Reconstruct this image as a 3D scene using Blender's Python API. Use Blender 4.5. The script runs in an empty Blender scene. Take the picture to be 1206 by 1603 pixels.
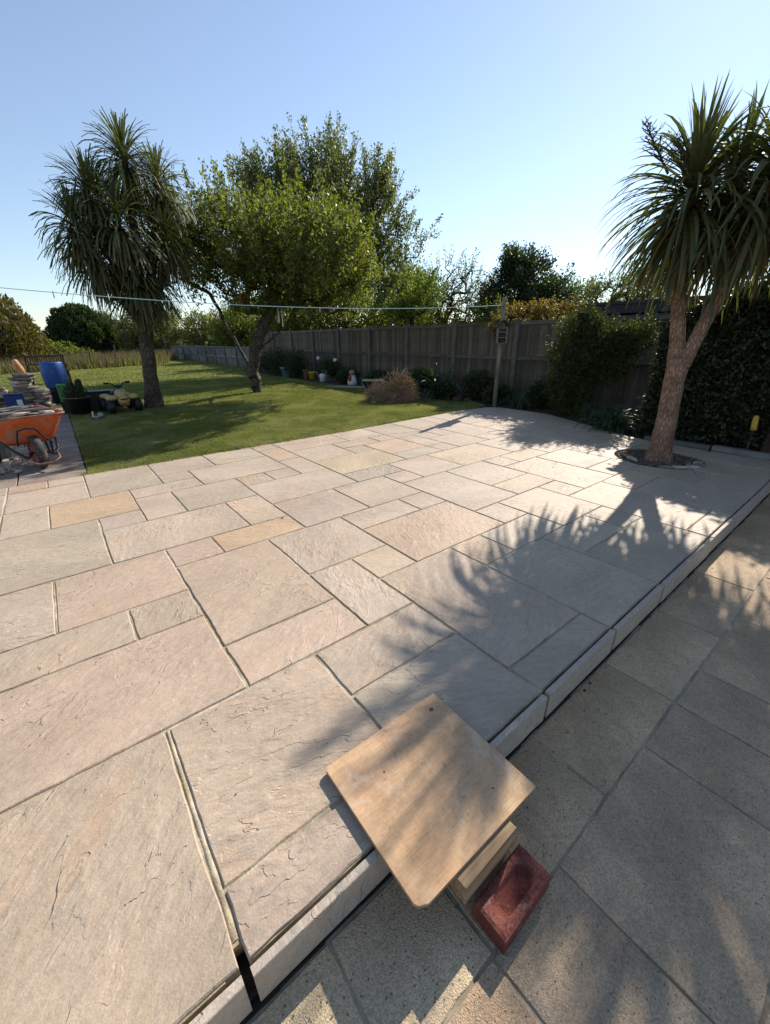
import bpy, math, random
import numpy as np
from mathutils import Vector, Matrix
random.seed(7)
rng = np.random.default_rng(11)
C = bpy.context.scene.collection
R = math.radians
U = 0.305                     # paving module in metres
# ------------------------------------------------------------------ camera
cam_d = bpy.data.cameras.new('camera')
cam = bpy.data.objects.new('camera', cam_d); C.objects.link(cam)
cam_d.sensor_fit = 'HORIZONTAL'; cam_d.sensor_width = 36.0; cam_d.lens = 36.0 * 631.09 / 1206.0
cam_d.clip_start = 0.05; cam_d.clip_end = 2000
def cam_axes(pi, ro, ya):
    cz, sz, c, s = math.cos(ya), math.sin(ya), math.cos(pi), math.sin(pi)
    fwd = Vector((sz * c, cz * c, -s)); right = Vector((cz, -sz, 0)); up = right.cross(fwd)
    cr, sr = math.cos(ro), math.sin(ro)
    return right * cr + up * sr, up * cr - right * sr, fwd
cr_, cu_, cf_ = cam_axes(0.40719, -0.01136, 0.66570)
M = Matrix((cr_, cu_, -cf_)).transposed().to_4x4()
M.translation = (-0.0128, -0.1071, 1.3127)
cam.matrix_world = M
bpy.context.scene.camera = cam
# ------------------------------------------------------------------ light
SUN_AZ, SUN_EL = R(73.5), R(33.5)      # azimuth measured from +Y towards +X
w = bpy.data.worlds.new('World'); bpy.context.scene.world = w; w.use_nodes = True
nt = w.node_tree; nt.nodes.clear()
sky = nt.nodes.new('ShaderNodeTexSky'); sky.sky_type = 'NISHITA'; sky.sun_disc = False
sky.sun_elevation = SUN_EL; sky.sun_rotation = SUN_AZ
sky.altitude = 0; sky.air_density = 1.15; sky.dust_density = 0.10; sky.ozone_density = 4.5
bg = nt.nodes.new('ShaderNodeBackground'); bg.inputs['Strength'].default_value = 0.112
wo = nt.nodes.new('ShaderNodeOutputWorld')
hs = nt.nodes.new('ShaderNodeHueSaturation'); hs.inputs['Saturation'].default_value = 0.80; hs.inputs['Value'].default_value = 1.0
nt.links.new(sky.outputs[0], hs.inputs['Color']); nt.links.new(hs.outputs[0], bg.inputs[0]); nt.links.new(bg.outputs[0], wo.inputs[0])
sd = bpy.data.lights.new('sun', 'SUN'); sd.energy = 5.0; sd.angle = R(0.6); sd.color = (1.0, 0.915, 0.80)
sun = bpy.data.objects.new('sun', sd); C.objects.link(sun)
sdir = Vector((math.sin(SUN_AZ) * math.cos(SUN_EL), math.cos(SUN_AZ) * math.cos(SUN_EL), math.sin(SUN_EL)))
sun.rotation_euler = sdir.to_track_quat('Z', 'Y').to_euler(); sun.location = (20, 6, 18)
vs = bpy.context.scene.view_settings
bpy.context.scene.display_settings.display_device = 'sRGB'
vs.view_transform = 'Standard'; vs.look = 'None'; vs.exposure = 0.59; vs.gamma = 1.0; vs.use_curve_mapping = False
bpy.context.scene.render.resolution_x = 770; bpy.context.scene.render.resolution_y = 1024

# ------------------------------------------------------------------ helpers
class MB:
    """collects polygons for one mesh"""
    def __init__(s): s.v = []; s.f = []
    def add(s, V, F):
        b = len(s.v); s.v.extend([tuple(p) for p in V]); s.f.extend([tuple(i + b for i in q) for q in F]); return s
    def box(s, x0, x1, y0, y1, z0, z1, rot=0, piv=None, jit=0):
        V = [(x0, y0, z0), (x1, y0, z0), (x1, y1, z0), (x0, y1, z0), (x0, y0, z1), (x1, y0, z1), (x1, y1, z1), (x0, y1, z1)]
        if jit: V = [tuple(c + random.uniform(-jit, jit) for c in p) for p in V]
        if rot:
            px, py = piv if piv else ((x0 + x1) / 2, (y0 + y1) / 2); c, q = math.cos(rot), math.sin(rot)
            V = [(px + (x - px) * c - (y - py) * q, py + (x - px) * q + (y - py) * c, z) for x, y, z in V]
        return s.add(V, [(0, 3, 2, 1), (4, 5, 6, 7), (0, 1, 5, 4), (1, 2, 6, 5), (2, 3, 7, 6), (3, 0, 4, 7)])
    def cbox(s, cx, cy, cz, sx, sy, sz, **k): return s.box(cx - sx / 2, cx + sx / 2, cy - sy / 2, cy + sy / 2, cz - sz / 2, cz + sz / 2, **k)
    def tube(s, pts, rad, n=8, caps=True):
        pts = [Vector(p) for p in pts]
        if not hasattr(rad, '__len__'): rad = [rad] * len(pts)
        V = []; F = []; prev = None
        for i, p in enumerate(pts):
            t = (pts[min(i + 1, len(pts) - 1)] - pts[max(i - 1, 0)])
            if t.length < 1e-9: t = Vector((0, 0, 1))
            t.normalize()
            a = prev if prev is not None else (Vector((0, 0, 1)) if abs(t.z) < .9 else Vector((1, 0, 0)))
            x = (a - t * a.dot(t)); x.normalize(); prev = x; y = t.cross(x)
            for k in range(n):
                th = 2 * math.pi * k / n; V.append(p + (x * math.cos(th) + y * math.sin(th)) * rad[i])
        for i in range(len(pts) - 1):
            for k in range(n): F.append((i * n + k, i * n + (k + 1) % n, (i + 1) * n + (k + 1) % n, (i + 1) * n + k))
        if caps: F.append(tuple(range(n - 1, -1, -1))); F.append(tuple((len(pts) - 1) * n + k for k in range(n)))
        return s.add(V, F)
    def lathe(s, prof, c=(0, 0, 0), n=20):
        V = []; F = []
        for r_, z in prof:
            for k in range(n):
                th = 2 * math.pi * k / n; V.append((c[0] + r_ * math.cos(th), c[1] + r_ * math.sin(th), c[2] + z))
        for i in range(len(prof) - 1):
            for k in range(n): F.append((i * n + k, i * n + (k + 1) % n, (i + 1) * n + (k + 1) % n, (i + 1) * n + k))
        F.append(tuple(range(n - 1, -1, -1))); F.append(tuple((len(prof) - 1) * n + k for k in range(n)))
        return s.add(V, F)
    def blob(s, c, r, jit=.1, n=8, m=6, rnd=random):
        V = []; F = []
        for i in range(m + 1):
            ph = math.pi * i / m
            for k in range(n):
                th = 2 * math.pi * k / n; q = 1 + rnd.uniform(-jit, jit) if 0 < i < m else 1
                V.append((c[0] + r[0] * q * math.sin(ph) * math.cos(th), c[1] + r[1] * q * math.sin(ph) * math.sin(th), c[2] + r[2] * q * math.cos(ph)))
        for i in range(m):
            for k in range(n): F.append((i * n + k, (i + 1) * n + k, (i + 1) * n + (k + 1) % n, i * n + (k + 1) % n))
        return s.add(V, F)
    def xf(s, m):
        s.v = [tuple(m @ Vector(p)) for p in s.v]; return s
    def build(s, name, mat, parent=None, smooth=False, bevel=0, loc=None, rotz=0):
        me = bpy.data.meshes.new(name); me.from_pydata(s.v, [], s.f); me.update()
        if smooth: me.polygons.foreach_set('use_smooth', [True] * len(me.polygons))
        me.materials.append(mat)
        o = bpy.data.objects.new(name, me); C.objects.link(o)
        if parent is not None: o.parent = parent
        if loc: o.location = loc
        if rotz: o.rotation_euler = (0, 0, rotz)
        if bevel:
            b = o.modifiers.new('bevel', 'BEVEL'); b.width = bevel; b.segments = 2; b.limit_method = 'ANGLE'
        return o

def npmesh(name, V, F, mat, parent=None, smooth=False):
    """big mesh of equal polygons from arrays"""
    V = np.asarray(V, dtype=np.float32); F = np.asarray(F, dtype=np.int32)
    me = bpy.data.meshes.new(name); k = F.shape[1]
    me.vertices.add(len(V)); me.vertices.foreach_set('co', V.ravel())
    me.loops.add(F.size); me.loops.foreach_set('vertex_index', F.ravel())
    me.polygons.add(len(F)); me.polygons.foreach_set('loop_start', np.arange(len(F), dtype=np.int32) * k)
    try: me.polygons.foreach_set('loop_total', np.full(len(F), k, dtype=np.int32))
    except Exception: pass
    if smooth: me.polygons.foreach_set('use_smooth', np.ones(len(F), dtype=bool))
    me.update(calc_edges=True); me.materials.append(mat)
    o = bpy.data.objects.new(name, me); C.objects.link(o)
    if parent is not None: o.parent = parent
    return o
def tag(o, label=None, cat=None, group=None, kind=None):
    if label: o['label'] = label
    if cat: o['category'] = cat
    if group: o['group'] = group
    if kind: o['kind'] = kind
    return o
def thing(name, label, cat, loc=(0, 0, 0), rotz=0, group=None):
    o = bpy.data.objects.new(name, None); C.objects.link(o); o.location = loc; o.rotation_euler = (0, 0, rotz)
    o.empty_display_size = .2
    return tag(o, label, cat, group)

# ------------------------------------------------------------------ materials
def new_mat(name):
    m = bpy.data.materials.new(name); m.use_nodes = True; n = m.node_tree; n.nodes.clear()
    out = n.nodes.new('ShaderNodeOutputMaterial'); p = n.nodes.new('ShaderNodeBsdfPrincipled')
    n.links.new(p.outputs[0], out.inputs[0]); return m, n, p, out
def nd(n, t, **kw):
    o = n.nodes.new(t)
    for k, v in kw.items():
        if k.startswith('i_'):
            key = k[2:]; key = int(key) if key.isdigit() else key.replace('_', ' ')
            o.inputs[key].default_value = v
        else: setattr(o, k, v)
    return o
def math_(n, op, a, b=None, c=None):
    o = n.nodes.new('ShaderNodeMath'); o.operation = op
    for i, v in enumerate((a, b, c)):
        if v is None: continue
        if isinstance(v, (int, float)): o.inputs[i].default_value = v
        else: n.links.new(v, o.inputs[i])
    return o.outputs[0]
def mixc(n, fac, a, b, mode='MIX'):
    o = n.nodes.new('ShaderNodeMix'); o.data_type = 'RGBA'; o.blend_type = mode
    for key, v in ((0, fac), (6, a), (7, b)):
        if isinstance(v, (int, float)): o.inputs[key].default_value = v
        elif isinstance(v, tuple): o.inputs[key].default_value = (*v, 1)
        else: n.links.new(v, o.inputs[key])
    return o.outputs[2]
def noise(n, vec, scale, detail=4, rough=.55, dist=0):
    o = nd(n, 'ShaderNodeTexNoise', i_Scale=scale, i_Detail=detail, i_Roughness=rough, i_Distortion=dist)
    if vec is not None: n.links.new(vec, o.inputs['Vector'])
    return o.outputs['Fac']
def ramp(n, v, a, b, c=0., d=1., smooth=True):
    o = n.nodes.new('ShaderNodeMapRange'); o.interpolation_type = 'SMOOTHSTEP' if smooth else 'LINEAR'
    n.links.new(v, o.inputs[0])
    for i, q in enumerate((a, b, c, d)): o.inputs[i + 1].default_value = q
    return o.outputs[0]
def bumpn(n, h, p, dist=1.0, strength=1.0):
    b = nd(n, 'ShaderNodeBump'); b.inputs['Strength'].default_value = strength; b.inputs['Distance'].default_value = dist
    n.links.new(h, b.inputs['Height']); n.links.new(b.outputs[0], p.inputs['Normal']); return b
def simple(name, col, rough=.7, var=.25, scale=6, bump=.002, bscale=60, metal=0, spec=.4):
    m, n, p, _ = new_mat(name)
    tc = nd(n, 'ShaderNodeTexCoord').outputs['Object']
    a = noise(n, tc, scale, 5, .6); b = noise(n, tc, bscale, 3)
    f = ramp(n, a, .3, .7, 1 - var, 1 + var * .6)
    c = mixc(n, 1.0, col, f, 'MULTIPLY'); n.links.new(c, p.inputs['Base Color'])
    p.inputs['Roughness'].default_value = rough; p.inputs['Metallic'].default_value = metal
    p.inputs['Specular IOR Level'].default_value = spec
    if bump: bumpn(n, math_(n, 'MULTIPLY', math_(n, 'ADD', a, b), bump), p)
    return m
def dirty(name, col, dirt, rough=.6):
    m, n, p, _ = new_mat(name)
    tc = nd(n, 'ShaderNodeTexCoord').outputs['Object']
    a = noise(n, tc, 5, 6, .7, .6); b = noise(n, tc, 22, 5, .7)
    c = mixc(n, 1., col, ramp(n, b, .3, .7, .78, 1.12), 'MULTIPLY')
    c = mixc(n, ramp(n, a, .5, .62, 0, .75), c, dirt); c = mixc(n, ramp(n, b, .62, .68, 0, .6), c, dirt)
    n.links.new(c, p.inputs['Base Color']); p.inputs['Roughness'].default_value = rough; p.inputs['Specular IOR Level'].default_value = .35
    bumpn(n, math_(n, 'MULTIPLY', b, .0015), p); return m
def leafmat(name, c1, c2, trans=.35, rough=.5, tcol=None, gloss=.3):
    m, n, p, out = new_mat(name)
    isl = nd(n, 'ShaderNodeNewGeometry').outputs['Random Per Island']
    oi = nd(n, 'ShaderNodeObjectInfo').outputs['Random']
    tc = nd(n, 'ShaderNodeTexCoord').outputs['Object']
    f = math_(n, 'MULTIPLY_ADD', isl, .6, math_(n, 'MULTIPLY', noise(n, tc, 1.3, 3), .25))
    f = math_(n, 'MULTIPLY_ADD', oi, .15, f)
    c = mixc(n, f, c1, c2); n.links.new(c, p.inputs['Base Color'])
    p.inputs['Roughness'].default_value = rough; p.inputs['Specular IOR Level'].default_value = gloss
    t = nd(n, 'ShaderNodeBsdfTranslucent')
    tc2 = mixc(n, 1.0, c, tcol or (1.5, 1.7, .6), 'MULTIPLY'); n.links.new(tc2, t.inputs[0])
    mx = nd(n, 'ShaderNodeMixShader'); mx.inputs[0].default_value = trans
    n.links.new(p.outputs[0], mx.inputs[1]); n.links.new(t.outputs[0], mx.inputs[2]); n.links.new(mx.outputs[0], out.inputs[0])
    return m

def make_grass():
    m, n, p, out = new_mat('grass_blade')
    isl = nd(n, 'ShaderNodeNewGeometry').outputs['Random Per Island']; tc = nd(n, 'ShaderNodeTexCoord').outputs['Object']
    c = mixc(n, isl, (.060, .080, .014), (.300, .305, .095))
    c = mixc(n, ramp(n, noise(n, tc, .9, 6, .7, .8), .43, .62, 0, .85), c, (.33, .31, .15))
    c = mixc(n, ramp(n, noise(n, tc, 2.3, 4, .6), .55, .7, 0, .7), c, (.085, .125, .025))
    n.links.new(c, p.inputs['Base Color']); p.inputs['Roughness'].default_value = .6; p.inputs['Specular IOR Level'].default_value = .2
    t = nd(n, 'ShaderNodeBsdfTranslucent'); n.links.new(mixc(n, 1.0, c, (1.3, 1.4, .6), 'MULTIPLY'), t.inputs[0])
    mx = nd(n, 'ShaderNodeMixShader'); mx.inputs[0].default_value = .35
    n.links.new(p.outputs[0], mx.inputs[1]); n.links.new(t.outputs[0], mx.inputs[2]); n.links.new(mx.outputs[0], out.inputs[0]); return m
def make_stone():
    """riven sandstone; tone comes from the slab's own object colour"""
    m, n, p, _ = new_mat('riven_sandstone')
    tc = nd(n, 'ShaderNodeTexCoord').outputs['Object']; oi = nd(n, 'ShaderNodeObjectInfo')
    rnd = oi.outputs['Random']
    rot = nd(n, 'ShaderNodeVectorRotate', rotation_type='Z_AXIS'); n.links.new(tc, rot.inputs['Vector'])
    n.links.new(math_(n, 'MULTIPLY_ADD', rnd, 2.2, -1.3), rot.inputs['Angle'])
    off = nd(n, 'ShaderNodeCombineXYZ')
    n.links.new(math_(n, 'MULTIPLY', rnd, 57.), off.inputs[0]); n.links.new(math_(n, 'MULTIPLY', rnd, 131.), off.inputs[1])
    add = nd(n, 'ShaderNodeVectorMath', operation='ADD'); n.links.new(rot.outputs[0], add.inputs[0]); n.links.new(off.outputs[0], add.inputs[1])
    mp = nd(n, 'ShaderNodeMapping'); mp.inputs['Scale'].default_value = (.75, 1.8, 1.); n.links.new(add.outputs[0], mp.inputs['Vector'])
    v = mp.outputs[0]; v0 = add.outputs[0]
    def terrace(src, steps, edge):
        a = math_(n, 'MULTIPLY', src, steps); fr = math_(n, 'FRACT', a); fl = math_(n, 'FLOOR', a)
        return math_(n, 'ADD', fl, ramp(n, fr, 0., edge)), fr
    n1 = noise(n, v, 1.5, 6, .5, .25)
    t1, fr1 = terrace(n1, 17., .05)
    n2 = noise(n, v, 2.9, 4, .54, .45)
    t2, fr2 = terrace(n2, 9., .07)
    mask = math_(n, 'MULTIPLY', ramp(n, noise(n, v0, 2.3, 2), .42, .62), ramp(n, noise(n, v, 8., 3, .6), .36, .6, .15, 1.))
    mask2 = math_(n, 'MULTIPLY', ramp(n, noise(n, v0, 3.1, 2), .47, .62), ramp(n, noise(n, v, 11., 3, .6), .38, .6, .1, 1.))
    smooth1 = math_(n, 'MULTIPLY', n1, 17.)
    h1 = math_(n, 'MULTIPLY', math_(n, 'SUBTRACT', t1, smooth1), mask)
    h2 = math_(n, 'MULTIPLY', math_(n, 'SUBTRACT', t2, math_(n, 'MULTIPLY', n2, 9.)), mask2)
    grain = noise(n, v0, 170., 3, .6); mid = noise(n, v0, 19., 5, .62)
    h = math_(n, 'MULTIPLY', h1, .0046)
    h = math_(n, 'MULTIPLY_ADD', h2, .0032, h)
    h = math_(n, 'MULTIPLY_ADD', n1, .012, h)
    h = math_(n, 'MULTIPLY_ADD', mid, .0038, h)
    h = math_(n, 'MULTIPLY_ADD', grain, .0007, h)
    bumpn(n, h, p)
    base = oi.outputs['Color']
    big = noise(n, v, 1.2, 4, .6, .4)
    c = mixc(n, 1., base, ramp(n, big, .3, .7, .86, 1.1), 'MULTIPLY')
    c = mixc(n, ramp(n, noise(n, v, 2.4, 5, .62, 1.2), .52, .72, 0, .45), c, mixc(n, 1., base, (1.10, .95, .82), 'MULTIPLY'))
    c = mixc(n, ramp(n, noise(n, v0, 2.9, 4, .6, .6), .52, .7, 0, .40), c, mixc(n, 1., base, (.86, .92, .90), 'MULTIPLY'))
    gp = nd(n, 'ShaderNodeNewGeometry').outputs['Position']
    c = mixc(n, ramp(n, noise(n, gp, .9, 6, .68, .6), .50, .70, 0, .30), c, (.50, .43, .34))
    c = mixc(n, ramp(n, noise(n, gp, 2.1, 6, .7, .9), .60, .72, 0, .12), c, (.25, .20, .165))
    edge1 = math_(n, 'MULTIPLY', ramp(n, fr1, .0, .09, 1., 0.), mask)
    edge2 = math_(n, 'MULTIPLY', ramp(n, fr2, .0, .1, 1., 0.), mask2)
    c = mixc(n, math_(n, 'MULTIPLY', edge1, .26), c, mixc(n, 1., base, (1.3, 1.25, 1.2), 'MULTIPLY'))
    c = mixc(n, math_(n, 'MULTIPLY', edge2, .06), c, mixc(n, 1., base, (.66, .62, .6), 'MULTIPLY'))
    c = mixc(n, 1., c, ramp(n, noise(n, v, 26., 4, .65), .3, .7, .90, 1.08), 'MULTIPLY')
    c = mixc(n, 1., c, ramp(n, grain, .3, .7, .9, 1.08), 'MULTIPLY')
    c = mixc(n, ramp(n, noise(n, v0, 1.1, 3, .5), .66, .78, 0, .35), c, mixc(n, 1., base, (.62, .6, .6), 'MULTIPLY'))
    n.links.new(c, p.inputs['Base Color']); p.inputs['Roughness'].default_value = .66; p.inputs['Specular IOR Level'].default_value = .38
    return m
def make_oldpave():
    """weathered concrete flags with exposed aggregate"""
    m, n, p, _ = new_mat('weathered_aggregate_concrete')
    tc = nd(n, 'ShaderNodeTexCoord').outputs['Object']; oi = nd(n, 'ShaderNodeObjectInfo')
    geo_p = nd(n, 'ShaderNodeNewGeometry').outputs['Position']
    a = noise(n, tc, 2.2, 6, .62, .3); b = noise(n, tc, 9, 5, .65)
    vo = nd(n, 'ShaderNodeTexVoronoi', feature='F1', i_Scale=260.); n.links.new(tc, vo.inputs['Vector'])
    sep = nd(n, 'ShaderNodeSeparateColor'); n.links.new(vo.outputs['Color'], sep.inputs[0])
    vo2 = nd(n, 'ShaderNodeTexVoronoi', feature='F1', i_Scale=120.); n.links.new(tc, vo2.inputs['Vector'])
    sep2 = nd(n, 'ShaderNodeSeparateColor'); n.links.new(vo2.outputs['Color'], sep2.inputs[0])
    c = mixc(n, 1., oi.outputs['Color'], ramp(n, a, .3, .7, .78, 1.16), 'MULTIPLY')
    c = mixc(n, ramp(n, b, .5, .72, 0, .5), c, mixc(n, 1., oi.outputs['Color'], (.80, .78, .74), 'MULTIPLY'))
    c = mixc(n, ramp(n, noise(n, geo_p, 1.3, 6, .68, .8), .47, .66, 0, .55), c, mixc(n, 1., c, (.70, .66, .66), 'MULTIPLY'))
    c = mixc(n, ramp(n, noise(n, geo_p, 3.7, 5, .7, .4), .58, .72, 0, .5), c, mixc(n, 1., c, (1.25, 1.1, .95), 'MULTIPLY'))
    c = mixc(n, 1., c, ramp(n, sep.outputs[0], 0, 1, .76, 1.24, False), 'MULTIPLY')
    peb = math_(n, 'MULTIPLY', ramp(n, vo2.outputs['Distance'], .25, .4, 1, 0), ramp(n, sep2.outputs[1], .86, .88))
    c = mixc(n, math_(n, 'MULTIPLY', peb, .75), c, (.42, .36, .28))
    pit = math_(n, 'MULTIPLY', ramp(n, vo2.outputs['Distance'], .2, .36, 1, 0), ramp(n, sep2.outputs[2], .95, .96))
    c = mixc(n, math_(n, 'MULTIPLY', pit, .7), c, (.07, .06, .045))
    h = math_(n, 'MULTIPLY', vo.outputs['Distance'], -.0016)
    h = math_(n, 'MULTIPLY_ADD', pit, -.0012, h); h = math_(n, 'MULTIPLY_ADD', peb, .0015, h)
    h = math_(n, 'MULTIPLY_ADD', b, .004, h); h = math_(n, 'MULTIPLY_ADD', noise(n, tc, 320, 2), .0006, h)
    bumpn(n, h, p); n.links.new(c, p.inputs['Base Color']); p.inputs['Roughness'].default_value = .8; p.inputs['Specular IOR Level'].default_value = .3
    return m
def make_wood(name, col, col2, gs=30, rough=.8, bump=.002, axis='Z', var=.3):
    m, n, p, _ = new_mat(name)
    tc = nd(n, 'ShaderNodeTexCoord').outputs['Object']; oi = nd(n, 'ShaderNodeObjectInfo').outputs['Random']
    mp = nd(n, 'ShaderNodeMapping'); s = [gs, gs, gs]; s['XYZ'.index(axis)] = gs * .04; mp.inputs['Scale'].default_value = s
    n.links.new(tc, mp.inputs['Vector'])
    off = nd(n, 'ShaderNodeVectorMath', operation='ADD'); n.links.new(mp.outputs[0], off.inputs[0])
    cb = nd(n, 'ShaderNodeCombineXYZ'); n.links.new(math_(n, 'MULTIPLY', oi, 90.), cb.inputs[0]); n.links.new(math_(n, 'MULTIPLY', oi, 41.), cb.inputs[1]); n.links.new(cb.outputs[0], off.inputs[1])
    g = noise(n, off.outputs[0], 1., 5, .65, .6); b = noise(n, tc, 2.2, 4, .6)
    c = mixc(n, ramp(n, g, .3, .7), col, col2)
    c = mixc(n, 1., c, ramp(n, b, .3, .7, 1 - var, 1 + var * .7), 'MULTIPLY')
    c = mixc(n, 1., c, ramp(n, oi, 0, 1, .68, 1.25, False), 'MULTIPLY')
    n.links.new(c, p.inputs['Base Color']); p.inputs['Roughness'].default_value = rough; p.inputs['Specular IOR Level'].default_value = .3
    bumpn(n, math_(n, 'MULTIPLY', g, bump), p); return m
def make_bark(name, c1, c2, sx=60, sz=7, bump=.012, rough=.9):
    m, n, p, _ = new_mat(name)
    tc = nd(n, 'ShaderNodeTexCoord').outputs['Object']
    mp = nd(n, 'ShaderNodeMapping'); mp.inputs['Scale'].default_value = (sx, sx, sz); n.links.new(tc, mp.inputs['Vector'])
    vo = nd(n, 'ShaderNodeTexVoronoi', feature='DISTANCE_TO_EDGE', i_Scale=1., i_Randomness=1.)
    nz = nd(n, 'ShaderNodeTexNoise', i_Scale=.9, i_Detail=3.); n.links.new(mp.outputs[0], nz.inputs['Vector'])
    ad = nd(n, 'ShaderNodeVectorMath', operation='ADD'); n.links.new(mp.outputs[0], ad.inputs[0]); n.links.new(nz.outputs['Color'], ad.inputs[1])
    n.links.new(ad.outputs[0], vo.inputs['Vector'])
    e = ramp(n, vo.outputs['Distance'], 0, .28); g = noise(n, mp.outputs[0], 2.5, 4, .6)
    c = mixc(n, math_(n, 'MULTIPLY', e, ramp(n, g, .2, .8, .5, 1)), c2, c1)
    c = mixc(n, 1., c, ramp(n, noise(n, tc, 5, 4), .3, .7, .7, 1.25), 'MULTIPLY')
    n.links.new(c, p.inputs['Base Color']); p.inputs['Roughness'].default_value = rough; p.inputs['Specular IOR Level'].default_value = .2
    bumpn(n, math_(n, 'MULTIPLY_ADD', e, bump, math_(n, 'MULTIPLY', g, bump * .5)), p); return m
def make_grout():
    m, n, p, _ = new_mat('sandy_mortar')
    tc = nd(n, 'ShaderNodeTexCoord').outputs['Object']
    a = noise(n, tc, 1.1, 4, .6); b = noise(n, tc, 160, 3, .7); d = noise(n, tc, 14, 4, .6)
    c = mixc(n, ramp(n, a, .42, .6), (.330, .265, .160), (.52, .45, .34))
    c = mixc(n, 1., c, ramp(n, d, .3, .7, .7, 1.2), 'MULTIPLY'); c = mixc(n, 1., c, ramp(n, b, .3, .7, .8, 1.15), 'MULTIPLY')
    n.links.new(c, p.inputs['Base Color']); p.inputs['Roughness'].default_value = .95
    bumpn(n, math_(n, 'MULTIPLY_ADD', d, .006, math_(n, 'MULTIPLY', b, .0015)), p); return m
def make_lawn():
    m, n, p, _ = new_mat('lawn_soil')
    tc = nd(n, 'ShaderNodeTexCoord').outputs['Object']
    a = noise(n, tc, .55, 5, .6); b = noise(n, tc, 60, 4, .7); d = noise(n, tc, 3, 4, .6)
    c = mixc(n, ramp(n, a, .35, .65), (.090, .115, .020), (.150, .165, .042))
    c = mixc(n, ramp(n, d, .55, .72, 0, .6), c, (.16, .165, .07))
    c = mixc(n, 1., c, ramp(n, b, .3, .7, .5, 1.35), 'MULTIPLY')
    n.links.new(c, p.inputs['Base Color']); p.inputs['Roughness'].default_value = .9; p.inputs['Specular IOR Level'].default_value = .15
    bumpn(n, math_(n, 'MULTIPLY_ADD', b, .02, math_(n, 'MULTIPLY', d, .05)), p); return m

def make_board():
    m, n, p, _ = new_mat('tan_board')
    tc = nd(n, 'ShaderNodeTexCoord').outputs['Object']; mp = nd(n, 'ShaderNodeMapping'); mp.inputs['Scale'].default_value = (9, 2.5, 9); mp.inputs['Rotation'].default_value = (0, 0, .2); n.links.new(tc, mp.inputs['Vector'])
    a = noise(n, mp.outputs[0], 1.2, 6, .65, .8); b = noise(n, tc, 38, 5, .7); d = noise(n, tc, 5, 4, .55)
    c = mixc(n, ramp(n, a, .3, .7), (.50, .30, .155), (.58, .375, .21))
    c = mixc(n, ramp(n, d, .5, .72, 0, .5), c, (.42, .24, .135)); c = mixc(n, 1., c, ramp(n, b, .3, .7, .86, 1.1), 'MULTIPLY')
    c = mixc(n, math_(n, 'MULTIPLY', ramp(n, noise(n, tc, 23, 5, .7), .62, .67), .5), c, (.26, .14, .09))
    mf = nd(n, 'ShaderNodeMapping'); mf.inputs['Scale'].default_value = (14, 420, 14); mf.inputs['Rotation'].default_value = (0, 0, .02); n.links.new(tc, mf.inputs['Vector'])
    fb = noise(n, mf.outputs[0], 1., 4, .7); c = mixc(n, 1., c, ramp(n, fb, .3, .7, .84, 1.12), 'MULTIPLY')
    c = mixc(n, ramp(n, noise(n, tc, 7, 6, .72, .5), .54, .66, 0, .4), c, (.58, .50, .40))
    n.links.new(c, p.inputs['Base Color']); p.inputs['Roughness'].default_value = .72; bumpn(n, math_(n, 'MULTIPLY_ADD', b, .0012, math_(n, 'MULTIPLY', a, .0008)), p); return m
STONE = make_stone(); OLD = make_oldpave(); GROUT = make_grout(); LAWN = make_lawn()
SOIL = simple('dark_soil', (.05, .036, .025), .95, .5, 8, .02, 45)
FIELD = simple('rough_field', (.10, .105, .045), .95, .4, .3, .02, 3)
DARKGAP = simple('dark_joint_and_gap_shade', (.018, .014, .011), .95, .4, 30, .004, 90)  # near-black: dark path joints, and shade painted into the kerb gaps
FENCE = make_wood('weathered_fence_board', (.105, .084, .062), (.165, .135, .102), 26, .85)
POST = simple('concrete_post', (.135, .12, .10), .9, .3, 5, .003, 60)
RAIL = make_wood('fence_rail', (.115, .095, .078), (.175, .150, .125), 20, .85, axis='Y')
GREYTIMBER = make_wood('grey_sleeper', (.13, .125, .12), (.21, .20, .19), 22, .85, axis='Y')
BARK_P = make_bark('cordyline_bark', (.40, .265, .185), (.17, .10, .068), 55, 14, .006)
BARK_L = make_bark('old_cordyline_bark', (.19, .145, .10), (.06, .042, .03), 40, 9, .012)
BARK_A = make_bark('apple_bark', (.17, .145, .12), (.05, .04, .032), 30, 9, .01)
BARK_D = make_bark('dark_bark', (.075, .058, .045), (.03, .024, .02), 20, 6, .01)
LEAF_P = leafmat('sword_leaf', (.050, .060, .028), (.135, .140, .062), .28, .55, gloss=.35)
LEAF_PD = leafmat('old_sword_leaf', (.060, .052, .026), (.22, .15, .05), .22, .6, gloss=.25)
LEAF_A = leafmat('apple_leaf', (.050, .066, .020), (.190, .195, .050), .5, .5)
LEAF_T = leafmat('grey_green_leaf', (.080, .092, .038), (.180, .185, .080), .45, .5, gloss=.4)
LEAF_B = leafmat('young_leaf', (.10, .14, .03), (.17, .20, .05), .45, .5)
LEAF_DK = leafmat('dark_leaf', (.022, .036, .014), (.055, .078, .026), .3, .5)
LEAF_H = leafmat('hedge_leaf', (.010, .015, .007), (.045, .060, .024), .15, .5, gloss=.35)
LEAF_Y = leafmat('conifer_spray', (.028, .040, .014), (.090, .105, .026), .3, .6)
LEAF_G = leafmat('golden_conifer', (.075, .072, .018), (.150, .110, .028), .25, .65)
LEAF_O = leafmat('copper_leaf', (.17, .085, .035), (.15, .17, .045), .45, .5, tcol=(1.6, 1.4, .6))
LEAF_S = leafmat('sparse_leaf', (.10, .085, .045), (.14, .16, .05), .35, .6)
GRASS = make_grass()
REED = leafmat('dry_reed', (.13, .115, .06), (.23, .19, .115), .25, .8, tcol=(1.1, 1.0, .7), gloss=.1)
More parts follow.
